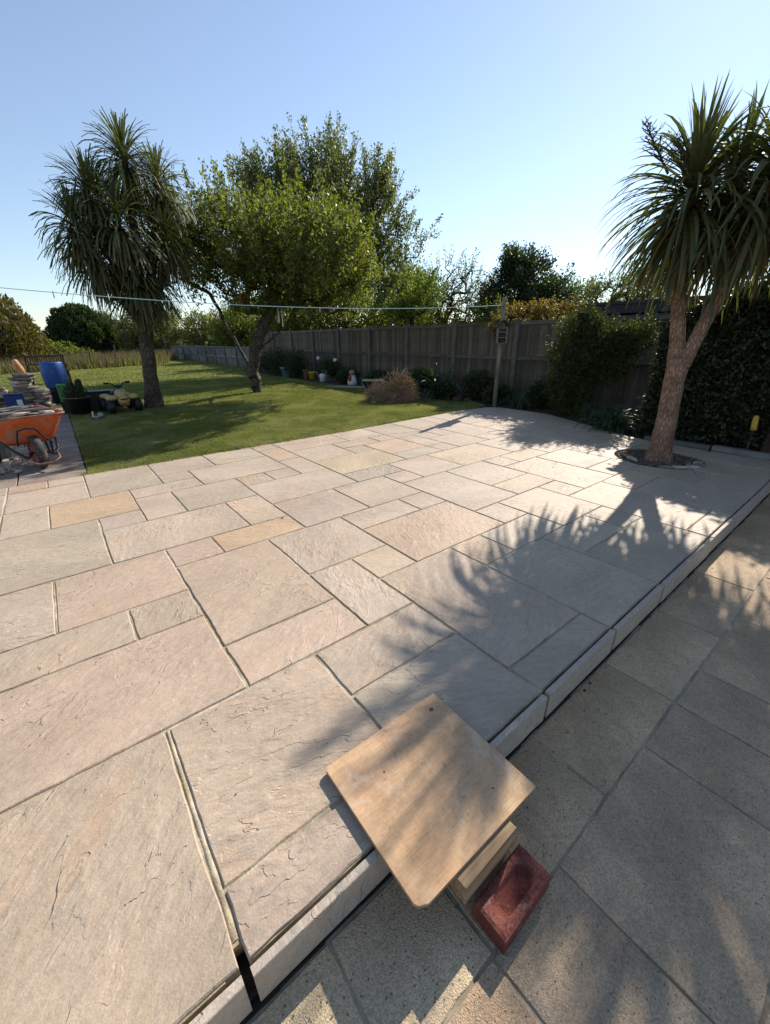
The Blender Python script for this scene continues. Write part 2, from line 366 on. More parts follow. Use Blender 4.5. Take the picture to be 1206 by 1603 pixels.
STRAP = leafmat('strap_leaf', (.020, .045, .018), (.05, .085, .03), .2, .5)
TWIG = simple('dry_twig', (.24, .16, .10), .9, .4, 4, .001)
HAY = leafmat('dry_clipping', (.23, .14, .075), (.34, .24, .13), .2, .85, tcol=(1.1, .95, .7), gloss=.1)
BOARD = make_board()
TIMBER = make_wood('sawn_timber', (.26, .17, .10), (.48, .34, .20), 55, .85, .0035, 'X')
BRICK = simple('red_brick', (.16, .034, .022), .5, .35, 25, .003, 120, spec=.5)
BRICKF = simple('scuffed_brick_rim', (.30, .115, .085), .75, .5, 60, .003, 160)
ORANGE = dirty('orange_tray_paint', (.60, .115, .032), (.30, .22, .16), .55)
BLACKM = simple('black_metal', (.022, .021, .022), .5, .3, 8, .0006)
RUST = simple('rusty_tube', (.24, .13, .09), .75, .5, 14, .0015)
RUBBER = dirty('grey_rubber', (.055, .050, .046), (.20, .165, .13), .85)
BLUE = dirty('blue_plastic', (.008, .080, .34), (.10, .13, .18), .5)
BLUED = simple('dark_blue_plastic', (.012, .03, .14), .5, .2, 5, .0005)
BLACKP = simple('black_plastic', (.012, .012, .012), .5, .2, 5, .0005)
WHITEP = simple('white_plastic', (.62, .62, .60), .5, .15, 9, .0005)
GREYP = simple('grey_plastic', (.26, .28, .30), .6, .25, 9, .0005)
YELLOWP = simple('yellow_plastic', (.60, .40, .04), .45, .2, 9, .0005)
CREAMP = dirty('faded_yellow_plastic', (.50, .36, .13), (.25, .21, .15), .6)
REDP = simple('dull_red_plastic', (.28, .045, .035), .55, .3, 9, .0005)
GREENP = simple('green_plastic', (.06, .25, .05), .5, .2, 9, .0005)
BLUEG = simple('blue_glazed_pot', (.16, .24, .32), .4, .2, 9, .0005)
TERRA = simple('terracotta', (.36, .15, .075), .85, .3, 12, .002)
CONE_M = simple('orange_clay', (.56, .27, .12), .85, .35, 9, .002)
PALEW = make_wood('bleached_wood', (.34, .30, .24), (.46, .41, .33), 20, .9, .002, 'X')
DKWOOD = make_wood('dark_slat_wood', (.045, .030, .024), (.085, .058, .045), 26, .8)
LINE = simple('pale_blue_line', (.45, .62, .66), .6, .1, 9, 0)
FELT = simple('roof_felt', (.030, .030, .036), .85, .25, 3, .002)
SLATE = simple('grey_stone_piece', (.19, .16, .135), .85, .4, 9, .006)
PALEST = simple('pale_stone_piece', (.44, .37, .30), .85, .3, 12, .005)
ALU = simple('aluminium_tube', (.55, .54, .5), .35, .15, 9, 0, metal=.8)
WALLR = simple('red_brown_render', (.075, .042, .030), .9, .4, 3, .004)
YELW = simple('yellow_rubber', (.55, .34, .05), .6, .25, 20, .002)
MESHG = simple('feeder_net', (.60, .34, .10), .7, .3, 30, .002)

# ================================================================== STRUCTURE
# ---- ground
g = MB().add([(-400, -400, -.34), (600, -400, -.34), (600, 700, -.34), (-400, 700, -.34)], [(0, 1, 2, 3)]).build('ground', FIELD); tag(g, kind='structure')
# ---- new patio: mortar bed with one object per sandstone slab
SLABS = '-4 -2 K 4 b|-2 0 K 4 p|0 2 2 4 p|0 2 K 2 p|2 4 3 4 b|2 4 K 3 g|-4 -2 4 6 b|-2 1 4 6 P|-4 -2 6 7 b|-2 0 6 7 p|0 1 6 7 p|-3 -1 7 9 b|-4 -3 7 9 p|-1 1 7 9 P|1 3 5 8 o|1 3 4 5 o|1 2 8 9 P|2 4 8 9 O|3 5 6 8 b|3 4 4 6 w|4 5 5 6 o|4 6 2 5 p|4 6 K 2 g|5 8 5 7 T|5 7 7 8 w|7 8 7 8 b|6 7 4 5 T|7 9 4 5 w|8 9 5 6 b|6 8 K 4 g|8 10 3 4 w|8 11 K 3 g|10 11 3 4 b|8 10 6 9 b|10 12 7 9 w|10 12 6 7 o|9 11 4 6 b|11 12 5 6 b|11 13 2 5 p|11 13 K 2 b|12 14 5 8 o|12 13 8 9 b|13 15 8 9 y|14 16 6 8 b|14 16 5 6 b|13 15 4 5 o|13 15 K 4 g|15 16.7 3 5 g|15 16.7 K 3 g|16.7 18.5 K 4 g|18.5 20 K 4 g|16 18 5 7 b|16 18 7 8 b|18 18.4 6.2 8 b|18.4 21 6.2 8 y|18.5 20.1 4 6.2 g|8 9 9 10 b|7 9 10 11 G|9 11 9 11 b|6 8 8 10 b|4 6 8 10 b|3 4 9 11 o|0 3 9 11 b|-4 -2 9 12 b|-2 0 9 12 g|0 1 11 12 b|-1 1 12 14 O|-2 -1 12 14 b|-4 -2 12 14 o|-4 -2 14 16 b|-2 0 14 16 b|-4 -2 16 B p|-2 -1 16 B P|-1 0 16 B b|0 2 14 B g|1 3 13 14 b|1 2 11 13 b|2 4 11 13 g|4 5 12 13 T|2 3 14 15 b|2 4 15 B b|3 6 13 15 b|5 6 12 13 o|6 7 12 14 e|6 7 14 16 T|6 7 16 B P|4 6 15 B e|7 9 13 15 b|7 10 15 B p|9 11 14 15 o|9 10 13 14 b|7 10 11 13 y|10 12 12 14 T|11 12 14 15 b|10 12 15 B b|10 12 11 12 e|12 13 11 12 b|12 13 12 14 b|12 14 14 B p|13 14 13 14 b|14 15 13 15 w|13 15 11 13 b|14 16 15 B b|15 17 12 15 w|15 16 11 12 o|16 17 10 12 b|16 17 9 10 y|14 16 9 11 w|11 14 9 11 o|15 17 8 9 w|16 17 15 B b|4 7 10 12 b|17 19 8 11 p|19 21 8 10 g|21 23 8 10 g|19 20.3 10 11 b|20.3 23 10 11 g|17 19 11 13 b|19 21 11 13 b|21 23.5 11 13 g|17 18.65 13 14 o|17 18.65 14 B b|18.65 20.6 13 15 b|20.6 23.5 13 15 b|18.65 20.3 15 B b|20.3 23.5 15 B w'
TONE = dict(b=(.430, .345, .268), p=(.415, .325, .240), P=(.415, .305, .228), g=(.385, .320, .245), G=(.325, .280, .245), o=(.450, .340, .245),
            O=(.450, .300, .175), T=(.460, .330, .220), w=(.450, .370, .290), y=(.450, .360, .230), e=(.395, .345, .255))
def yk(x): return 1.345 + .0105 * x           # kerb line in modules
def yb(x): return 16.86 + max(0, x - 11) * .045
for k_ in TONE:
    t_ = TONE[k_]; TONE[k_] = tuple(t_[i] * .60 + (.455, .352, .252)[i] * .40 for i in range(3))
RC = (17.38, 4.92); RR = 1.46                  # planting ring of the palm
EDGE = [(20.0, -6), (20.0, 5), (20.08, 6.3), (20.7, 8), (21.9, 10.6), (22.95, 12.9), (23.0, 15), (22.9, 16.3), (22.3, 17.1), (20, 17.26)]
def xmax(y):
    for (x0, y0), (x1, y1) in zip(EDGE, EDGE[1:]):
        if y0 <= y <= y1: return x0 + (x1 - x0) * (y - y0) / (y1 - y0)
    return 20
def clipx(poly):
    out = []
    ins = lambda p: p[0] <= xmax(p[1])
    if all(ins(p) for p in poly): return poly
    if not any(ins(p) for p in poly): return None
    n = len(poly)
    dense = []
    for i in range(n):
        a, b = poly[i], poly[(i + 1) % n]
        for k in range(12): dense.append((a[0] + (b[0] - a[0]) * k / 12, a[1] + (b[1] - a[1]) * k / 12))
    return [(min(p[0], xmax(p[1])), p[1]) for p in dense]
patio = thing('patio', None, None); patio['kind'] = 'structure'
def outline(poly, step, jit):
    """walk the polygon adding wavy hand-dressed edge points"""
    P = []; n = len(poly)
    for i in range(n):
        a = Vector(poly[i]); b = Vector(poly[(i + 1) % n]); L = (b - a).length
        if L < .003: continue
        k = max(1, int(L / step)); d = (b - a) / L; nn = Vector((d.y, -d.x)); off = 0
        for j in range(k):
            t = j / k; off = off * .5 + random.uniform(-jit, jit)
            q = a + (b - a) * t
            if j: q = q + nn * off
            elif random.random() < .6 and k > 2: q = q + (b - a) * (jit * .8 / L)
            P.append((q.x, q.y))
    return P
def slab(poly, tone, name='slab', mat=STONE, parent=None, top=0., thick=.034, inset=.0055, step=.05, jit=.0022, cham=.0035, joff=0):
    """poly in metres, counter-clockwise"""
    cx = sum(p[0] for p in poly) / len(poly); cy = sum(p[1] for p in poly) / len(poly)
    n = len(poly); ins = []
    for i in range(n):                          # inset polygon by edge offset
        a = Vector(poly[i - 1]); b = Vector(poly[i]); c = Vector(poly[(i + 1) % n])
        d1 = (b - a).normalized(); d2 = (c - b).normalized(); n1 = Vector((-d1.y, d1.x)); n2 = Vector((-d2.y, d2.x))
        m = n1 + n2; q = m.length_squared
        ins.append(b + m * (2 * inset / q) if q > .2 else b)
    O = outline([(p.x, p.y) for p in ins], step, jit)
    tilt = (random.uniform(-.0012, .0012), random.uniform(-.0012, .0012)); dz = random.uniform(-.0012, .0012)
    V = []; k = len(O)
    for x, y in O: V.append((x - cx, y - cy, dz - cham + tilt[0] * (x - cx) + tilt[1] * (y - cy) - random.uniform(0, .001)))
    for x, y in O:
        u = Vector((cx - x, cy - y)); u = u / max(u.length, 1e-6)
        V.append((x - cx + u.x * cham * 1.3, y - cy + u.y * cham * 1.3, dz + tilt[0] * (x - cx) + tilt[1] * (y - cy)))
    for x, y in O: V.append((x - cx, y - cy, -thick))
    F = [tuple(k + i for i in range(k))]
    for i in range(k):
        j = (i + 1) % k; F.append((i, j, k + j, k + i)); F.append((2 * k + i, 2 * k + j, j, i))
    m = MB().add(V, F); o = m.build(name, mat, parent); o.location = (cx, cy, top)
    t = tone; q = random.uniform(.955, 1.045); o.color = (t[0] * q, t[1] * q * random.uniform(.985, 1.015), t[2] * q * random.uniform(.97, 1.03), 1)
    return o
def ringcut(poly):
    """take the planting ring out of a slab outline (modules)"""
    inside = lambda x, y: (x - RC[0]) ** 2 + (y - RC[1]) ** 2 < RR * RR
    D = []; n = len(poly)
    for i in range(n):
        a, b = poly[i], poly[(i + 1) % n]; L = math.hypot(b[0] - a[0], b[1] - a[1]); k = max(2, int(L / .05))
        for j in range(k): D.append((a[0] + (b[0] - a[0]) * j / k, a[1] + (b[1] - a[1]) * j / k))
    fl = [inside(*p) for p in D]
    if not any(fl): return poly
    if all(fl): return None
    s = next(i for i in range(len(D)) if fl[i - 1] and not fl[i]); D = D[s:] + D[:s]; fl = fl[s:] + fl[:s]
    keep = [p for p, f in zip(D, fl) if not f]
    if len(set(fl)) == 2 and sum(1 for i in range(len(fl)) if fl[i] != fl[i - 1]) > 2: return keep
    a1 = math.atan2(keep[-1][1] - RC[1], keep[-1][0] - RC[0]); a0 = math.atan2(keep[0][1] - RC[1], keep[0][0] - RC[0])
    x0, x1 = min(p[0] for p in poly), max(p[0] for p in poly); y0, y1 = min(p[1] for p in poly), max(p[1] for p in poly)
    for sg in (1, -1):
        d = (a0 - a1) * sg % (2 * math.pi); mid = a1 + sg * d / 2
        mx, my = RC[0] + RR * math.cos(mid), RC[1] + RR * math.sin(mid)
        if x0 - .02 <= mx <= x1 + .02 and y0 - .02 <= my <= y1 + .02:
            k = max(2, int(d / .12)); keep = keep[::3] + [keep[-1]]
            return keep + [(RC[0] + RR * math.cos(a1 + sg * d * i / k), RC[1] + RR * math.sin(a1 + sg * d * i / k)) for i in range(1, k)]
    return keep
for row in SLABS.split('|'):
    a = row.split(); x0, x1 = float(a[0]), float(a[1]); kb = a[2] == 'K'; bk = a[3] == 'B'
    ko = .098                                       # riser thickness behind the kerb face
    y0a, y0b = (yk(x0) + ko, yk(x1) + ko) if kb else (float(a[2]),) * 2
    y1a, y1b = (yb(x0), yb(x1)) if bk else (float(a[3]),) * 2
    poly = [(x0, y0a), (x1, y0b), (x1, y1b), (x0, y1a)]
    near = math.hypot(x0, y0a) < 7
    cx, cy = (x0 + x1) / 2, (y0a + y1a) / 2
    if x1 > 19.9: poly = clipx(poly)
    if poly and abs(cx - RC[0]) < 3.2 and abs(cy - RC[1]) < 3.2: poly = ringcut(poly)
    if not poly: continue
    if a[:4] in (['-2', '0', 'K', '4'],): poly = [(x0, y0a), (x1 - .035, y0b), (x1 - .03, y1b), (x0, y1a)]
    slab([(px * U, py * U) for px, py in poly], TONE[a[4]], parent=patio, step=.035 if near else .09, inset=.0062 if near else .0052)
# mortar between the slabs: one recessed bed, its edge along the kerb and the lawn
mbp = [(-4 * U, (yk(-4) + .11) * U)] + [(x * U, (yk(x) + .11) * U) for x in (-.16,)] + [(-.12 * U, 1.60 * U), (.02 * U, 1.60 * U), (.05 * U, (yk(0) + .11) * U), (19.9 * U, (yk(19.9) + .11) * U)]
ringpts = []
mbp += [(x * U - .01, y * U) for x, y in EDGE[1:-1]] + [(11 * U, 16.8 * U), (-4 * U, 16.8 * U)]
# bed is cut along a slit so that the planting ring stays open
ang0 = math.atan2(1.5 * U - RC[1] * U, 0)
k0 = next(i for i, p in enumerate(mbp) if p[0] > 5.9)
ring = [(RC[0] * U + (RR + .02) * U * math.cos(ang0 - t * 2 * math.pi / 40), RC[1] * U + (RR + .02) * U * math.sin(ang0 - t * 2 * math.pi / 40)) for t in range(41)]
slit = (RC[0] * U, (yk(RC[0]) + .11) * U)
mbp = mbp[:k0] + [slit] + ring + [(slit[0] + .0005, slit[1])] + mbp[k0:]
k = len(mbp); Vm = [(x, y, -.0060) for x, y in mbp] + [(x, y, -.06) for x, y in mbp]
bed = MB().add(Vm, [tuple(range(k))] + [(i + k, (i + 1) % k + k, (i + 1) % k, i) for i in range(k)]).build('mortar_bed', GROUT, patio)
# foundation under the patio
MB().box(-4 * U, 19.5 * U, (1.345 + .2) * U, 1.62 * U, -.16, -.07).build('concrete_footing', SOIL, patio)
# hand-pointed mortar ridges in the wide front joint
def ridge(p0, p1, w0, w1, z=-.006, hgt=.006):
    m = MB(); a = Vector(p0); b = Vector(p1); d = (b - a).normalized(); nn = Vector((-d.y, d.x)); N = 34; V = []; F = []
    for i in range(N + 1):
        q = a + (b - a) * (i / N); ww = w0 + (w1 - w0) * i / N; ww *= random.uniform(.86, 1.12)
        for s_, zz in ((-1, -.004), (-.55, .55), (0, 1.), (.55, .5), (1, -.004)):
            V.append((q.x + nn.x * ww * s_ / 2, q.y + nn.y * ww * s_ / 2, z + hgt * zz * random.uniform(.75, 1.2) - .001))
    for i in range(N):
        for j in range(4): F.append((i * 5 + j, (i + 1) * 5 + j, (i + 1) * 5 + j + 1, i * 5 + j + 1))
    return m.add(V, F).build('mortar_joint', GROUT, patio, smooth=True)
ridge((-.006, 1.63 * U), (-.004, 3.97 * U), .021, .015)
ridge((.02 , 2 * U), (1.98 * U, 2 * U), .012, .011, z=-.0075, hgt=.003)
ridge((-1 * U, 7.03 * U), (-1 * U, 8.97 * U), .017, .015, z=-.006, hgt=.004)
# kerb risers: sawn sandstone set on edge
kj = [-4, -2.02, -.02, 2, 4, 6, 8, 11, 13, 15, 16.7, 18.5, 20]
for i, (xa, xb) in enumerate(zip(kj, kj[1:])):
    ga = .034; xa_, xb_ = xa + ga, xb - ga
    th = .075; dz = random.uniform(-.001, .002); V = []
    K = max(3, int((xb_ - xa_) / .25)); rows = []
    for j in range(K + 1):
        x = xa_ + (xb_ - xa_) * j / K; yy = yk(x); q = random.uniform(-.0012, .0012)
        rows.append([(x * U, yy * U + q, -.128), (x * U, yy * U + q + .0005, dz - .002), (x * U, (yy) * U + .0025, dz), (x * U, (yy + th) * U - .002, dz), (x * U, (yy + th) * U, dz - .002), (x * U, (yy + th) * U, -.128)])
    V = [p for r_ in rows for p in r_]; F = []
    for j in range(K):
        for q in range(6): F.append((j * 6 + q, (j + 1) * 6 + q, (j + 1) * 6 + (q + 1) % 6, j * 6 + (q + 1) % 6))
    F.append((5, 4, 3, 2, 1, 0)); b_ = K * 6; F.append(tuple(b_ + q for q in range(6)))
    cx = (xa + xb) / 2 * U; cy = yk((xa + xb) / 2) * U
    o = MB().add([(p[0] - cx, p[1] - cy, p[2]) for p in V], F).build('kerb_riser', STONE, patio); o.location = (cx, cy + random.uniform(-.002, .001), 0); o.rotation_euler = (R(random.uniform(-.8, .8)), 0, R(random.uniform(-.25, .25))); o.color = random.choice(((.43, .36, .29, 1), (.45, .375, .30, 1), (.41, .35, .285, 1)))
# near-black block painting the shade of the hole in the wide kerb gap
MB().box(-.05, .03, .44, .482, -.128, -.05, jit=.006).build('gap_shade_block', DARKGAP, patio)

# ---- the older, lower paving in front of the kerb
low = thing('lower_paving', None, None); low['kind'] = 'structure'
ZL = -.14
MB().add([(-3.5, -3.5, ZL - .004), (9, -3.5, ZL - .004), (9, .60, ZL - .004), (-3.5, .46, ZL - .004)], [(0, 1, 2, 3)]).build('jointing_mortar', dirty('mossy_jointing', (.36, .30, .22), (.19, .165, .115), .95), low)
rowsL = {(.122, .445): [-3., -2.4, -1.8, -1.2, -.75, -.42, .186, .507, 1.12, 1.742, 2.385, 3.05, 3.7, 4.35, 5.0, 5.65, 6.3],
         (-.335, .122): [-3.0, -2.1, -1.5, -.9, -.3, .01, .496, .806, 1.42, 1.74, 2.045, 2.65, 3.3, 3.95, 4.6, 5.2, 6.0],
         (-.79, -.335): [-3.0, -2.4, -1.8, -1.2, -.7, -.1, .36, .95, 1.55, 2.15, 2.75, 3.35, 3.9, 4.5, 5.1, 5.7, 6.3],
         (-1.4, -.79): [-3.0, -2.2, -1.6, -1.0, -.4, .2, .8, 1.1, 1.7, 2.3, 2.9, 3.5, 4.1, 4.7, 5.3, 6.0], (-2.6, -1.4): [-3., -1.8, -.6, .6, 1.8, 3., 4.2, 5.4, 6.3]}
LT = [(.315, .262, .182), (.29, .24, .17), (.33, .27, .185), (.285, .24, .175), (.315, .25, .18), (.35, .295, .20)]
for (ya, yb_), xs in rowsL.items():
    for xa, xb in zip(xs, xs[1:]):
        if abs(xa + .42) < .01: tone = (.43, .375, .27)
        elif xb < .6 and ya > 0 and xa > 0: tone = (.36, .31, .225)
        else: tone = random.choice(LT)
        tone = (tone[0] * 1.34, tone[1] * 1.20, tone[2] * 1.08)
        t1 = yb_ if yb_ < .4 else (yk(xa / U) * U - .006); t2 = yb_ if yb_ < .4 else (yk(xb / U) * U - .006)
        slab([(xa, ya), (xb, ya), (xb, t2), (xa, t1)], tone, 'flagstone', OLD, low, top=ZL, thick=.03, inset=.0045, step=.04, jit=.003, cham=.0022)
# near-black strip painting the shadow gap at the foot of the kerb
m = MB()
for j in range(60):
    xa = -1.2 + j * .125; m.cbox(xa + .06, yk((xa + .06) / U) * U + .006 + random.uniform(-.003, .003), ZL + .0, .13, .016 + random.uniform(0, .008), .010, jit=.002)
m.build('kerb_foot_shade', DARKGAP, low)

# ---- old paving on the left behind the patio
old = thing('garden_path', None, None); old['kind'] = 'structure'
MB().add([(-3.6, 5.13, -.034), (.06, 5.13, -.034), (.12, 11.6, -.034), (-3.6, 11.6, -.034)], [(0, 1, 2, 3)]).build('path_bed', DARKGAP, old)
yy = 5.20; r_i = 0
while yy < 11.4:
    hh = [.60, .45, .60, .45][r_i % 4]; xs = [.045 + (yy - 5.2) * .011]
    while xs[-1] > -3.4: xs.append(xs[-1] - random.choice((.6, .45, .6, .75)))
    for xb, xa in zip(xs, xs[1:]):
        slab([(xa, yy), (xb, yy), (xb, yy + hh), (xa, yy + hh)], random.choice(((.27, .215, .17), (.225, .18, .15), (.30, .24, .19), (.25, .19, .155))), 'flagstone', OLD, old, top=-.022, thick=.012, inset=.007, step=.12, jit=.004)
    yy += hh; r_i += 1
x = -1.6
while x < -.28:
    L_ = random.uniform(.20, .22); MB().box(x, x + L_ - .012, 5.148 + (x + .3) * .01, 5.19, -.06, -.012 + random.uniform(-.004, .004), jit=.004).build('edging_brick', BRICKF, old); x += L_

# ---- lawn
lawn_pts = [(.05, 5.145), (3.36, 5.15), (5.0, 5.26), (6.2, 5.30), (6.95, 5.35), (7.2, 6.0), (7.0, 7.6), (7.0, 9.5), (6.9, 12), (7.0, 15), (7.3, 20), (8.4, 22), (8.8, 38), (6.9, 33), (6.0, 29.9), (3.4, 28), (.75, 26.7), (-2, 25.6), (-9, 24), (-9, 11.6), (.12, 11.6)]
k = len(lawn_pts)
lawn = MB().add([(x, y, -.022) for x, y in lawn_pts] + [(x, y, -.2) for x, y in lawn_pts], [tuple(range(k))] + [(i + k, (i + 1) % k + k, (i + 1) % k, i) for i in range(k)]).build('lawn', LAWN); tag(lawn, kind='structure')
bedp = [(6.14, -3), (6.14, 1.6), (6.32, 2.5), (6.62, 3.2), (7.02, 4.1), (7.05, 5.3), (7.25, 6.0), (7.05, 7.6), (7.05, 9.5), (6.95, 12), (7.05, 15), (7.35, 20), (8.4, 21.9), (8.75, 22), (8.75, -3)]
k = len(bedp)
bedm = MB().add([(x, y, -.03 - (.0 if i < 13 else -.03)) for i, (x, y) in enumerate(bedp)] + [(x, y, -.3) for x, y in bedp], [tuple(range(k))] + [(i + k, (i + 1) % k + k, (i + 1) % k, i) for i in range(k)]).build('flower_bed', SOIL); tag(bedm, kind='structure')

def blades(n, reg, hgt, wid, lean, rnd, dens=None, z0=-.024):
    """single-triangle grass blades spread over a region"""
    x = rnd.uniform(reg[0], reg[1], n); y = rnd.uniform(reg[2], reg[3], n)
    if dens is not None: mk = dens(x, y); x, y = x[mk], y[mk]; n = len(x)
    th = rnd.uniform(0, 2 * np.pi, n); h = hgt * rnd.uniform(.5, 1.3, n); l = lean * rnd.uniform(-1, 1, (n, 2)) * h[:, None]
    wd = wid * rnd.uniform(.6, 1.3, n) / 2; dx, dy = np.cos(th) * wd, np.sin(th) * wd
    V = np.empty((n, 3, 3)); z = np.full(n, z0)
    V[:, 0] = np.stack([x - dx, y - dy, z], 1); V[:, 1] = np.stack([x + dx, y + dy, z], 1); V[:, 2] = np.stack([x + l[:, 0], y + l[:, 1], z + h], 1)
    return V.reshape(-1, 3), np.arange(3 * n).reshape(-1, 3)
def inpoly(poly):
    P = np.array(poly)
    def f(x, y):
        r_ = np.zeros(len(x), bool); j = len(P) - 1
        for i in range(len(P)):
            c = ((P[i, 1] > y) != (P[j, 1] > y)) & (x < (P[j, 0] - P[i, 0]) * (y - P[i, 1]) / (P[j, 1] - P[i, 1] + 1e-12) + P[i, 0]); r_ ^= c; j = i
        return r_
    return f
lp = inpoly(lawn_pts); Vs = []; Fs = []; nb = 0
for n_, reg, h_, w_ in ((190000, (.05, 7, 5.15, 7.4), .022, .0045), (170000, (.05, 7.2, 7.4, 10.5), .026, .007), (120000, (-1.5, 7.4, 10.5, 16), .03, .014), (70000, (-6, 8.8, 16, 33), .04, .03)):
    V, F = blades(n_, reg, h_, w_, .9, rng, lp); Vs.append(V); Fs.append(F + nb); nb += len(V)
for (x0, y0), (x1, y1) in zip(lawn_pts[:5], lawn_pts[1:6]):      # ragged tufts along the patio edge
    n_ = int(6000 * math.hypot(x1 - x0, y1 - y0) / 2); V, F = blades(n_, (0, 1, -.02, .10), .045, .006, 1.1, rng)
    t_ = V[:, 0].copy(); q_ = V[:, 1].copy(); keep = np.sin(np.repeat(t_.reshape(-1, 3)[:, 0], 3) * 43 * (x1 - x0)) + np.sin(np.repeat(t_.reshape(-1, 3)[:, 0], 3) * 17 * (x1 - x0) + 1) > -.4
    V[:, 0] = x0 + (x1 - x0) * t_; V[:, 1] = y0 + (y1 - y0) * t_ + q_; V[:, 2] = np.where(keep, V[:, 2], V[:, 2] - .03); Vs.append(V); Fs.append(F + nb); nb += len(V)
o = npmesh('lawn_grass', np.concatenate(Vs), np.concatenate(Fs), GRASS); tag(o, 'short mown lawn grass streaked with tree shadows', 'grass', kind='stuff')

# ---- long fence on the right: posts, boards, rails, each panel's boards one by one
def shared(name, mb): me = bpy.data.meshes.new(name); me.from_pydata(mb.v, [], mb.f); me.update(); return me
def inst(name, me, mat, parent, loc, rz=0, sc=None, rot=None):
    if not me.materials: me.materials.append(mat)
    o = bpy.data.objects.new(name, me); C.objects.link(o); o.parent = parent; o.location = loc
    o.rotation_euler = rot if rot else (0, 0, rz)
    if sc: o.scale = sc
    return o
fence = thing('panel_fence', 'tall weathered brown panel fence with grey posts along the right side of the lawn', 'fence', (8.6, 5.87, 0))
brd = shared('board', MB().box(-.006, .006, -.052, .052, 0, 1.55)); pst = shared('fence_post', MB().box(-.055, .055, -.055, .055, 0, 1.86).box(-.045, .045, -.045, .045, 1.86, 1.88))
ry = [2.11, 4.0, 5.87] + [5.87 + 1.89 * i for i in range(1, 9)]
for i, y in enumerate(ry): inst('fence_post', pst, POST, fence, (-.03, y - 5.87, -.2))
cap = shared('top_rail', MB().box(-.045, .035, -.885, .885, 0, .07)); mid = shared('middle_rail', MB().box(-.05, -.008, -.885, .885, 0, .075)); grv = shared('gravel_board', MB().box(-.03, .02, -.885, .885, -.12, .10))
nbd = 0; farb = MB()
for i, (ya, yb_) in enumerate(zip(ry, ry[1:])):
    c_ = (ya + yb_) / 2 - 5.87
    inst('top_rail', cap, RAIL, fence, (0, c_, 1.565)); inst('middle_rail', mid, RAIL, fence, (0, c_, .82)); inst('gravel_board', grv, POST, fence, (0, c_, -.02))
    y = ya + .05 + .045
    while y < yb_ - .06:
        if nbd < 290: inst('board', brd, FENCE, fence, (random.uniform(-.006, .008), y - 5.87, .06 + random.uniform(-.006, 0)), rz=random.uniform(-.09, .02)); nbd += 1
        else: farb.box(-.006, .006, y - 5.87 - .045, y - 5.87 + .045, .06, 1.6)
        y += .0995
if farb.v: tag(farb.build('board', FENCE, fence), kind='stuff')
lowf = thing('low_fence', 'low grey fence in the far distance beyond the tall fence and the apple tree', 'fence', (8.5, 22, 0))
lp_ = shared('low_post', MB().box(-.05, .05, -.05, .05, 0, 1.08)); lpn = shared('low_panel', MB().box(-.012, .012, -.9, .9, 0, .44)); lrl = shared('low_rail', MB().box(-.03, .02, -.9, .9, 0, .07))
GREYF = make_wood('silvered_board', (.13, .125, .12), (.19, .185, .175), 10, .85)
for i in range(10):
    inst('fence_post', lp_, GREYTIMBER, lowf, (-.04, i * 1.9, -.1))
    for z in (-.02, .44): inst('panel', lpn, GREYF, lowf, (0, i * 1.9 + .95, z))
    for z in (.36, .9): inst('rail', lrl, GREYTIMBER, lowf, (-.03, i * 1.9 + .95, z))
# sleepers edging the bed on the right
sl = thing('timber_edging', 'grey timber edging boards at the foot of the dark hedge', 'edging', (6.25, 0, 0))
for i, (ya, yb_) in enumerate(((1.25, 2.0), (.2, 1.23), (-1.2, .18), (-2.6, -1.22))):
    MB().box(-.05, .05, ya, yb_, -.08, .035 + .012 * (i % 2)).build('edging_board', GREYTIMBER, sl, bevel=.004)
# ================================================================== PLANTS
def sword_mesh(name, L, W, elev, droop, mat, seg=7, stem=.0, rnd=random):
    p = Vector((.03 * math.cos(elev), 0, .03 * math.sin(elev))); el = elev; V = []; F = []; h = L / seg
    prof = [.55, .85, 1, 1, .92, .75, .48, .04]
    tw = rnd.uniform(-.5, .5)
    for i in range(seg + 1):
        wd = W * prof[min(i, 7)] / 2; up = Vector((-math.sin(el), 0, math.cos(el))); side = Vector((0, 1, 0))
        a = tw * i / seg; sd = side * math.cos(a) + up * math.sin(a); un = up * math.cos(a) - side * math.sin(a)
        V += [p + sd * wd + un * wd * .35, p, p - sd * wd + un * wd * .35]
        el -= droop * (i + .6) / seg * 2 / seg * max(.25, math.cos(el) if el > -1.3 else .1)
        el = max(el, -1.5)
        p = p + Vector((math.cos(el), 0, math.sin(el))) * h
    for i in range(seg):
        b = i * 3; F += [(b, b + 1, b + 4, b + 3), (b + 1, b + 2, b + 5, b + 4)]
    me = bpy.data.meshes.new(name); me.from_pydata([tuple(v) for v in V], [], F); me.update(); me.materials.append(mat)
    me.polygons.foreach_set('use_smooth', [True] * len(me.polygons)); return me
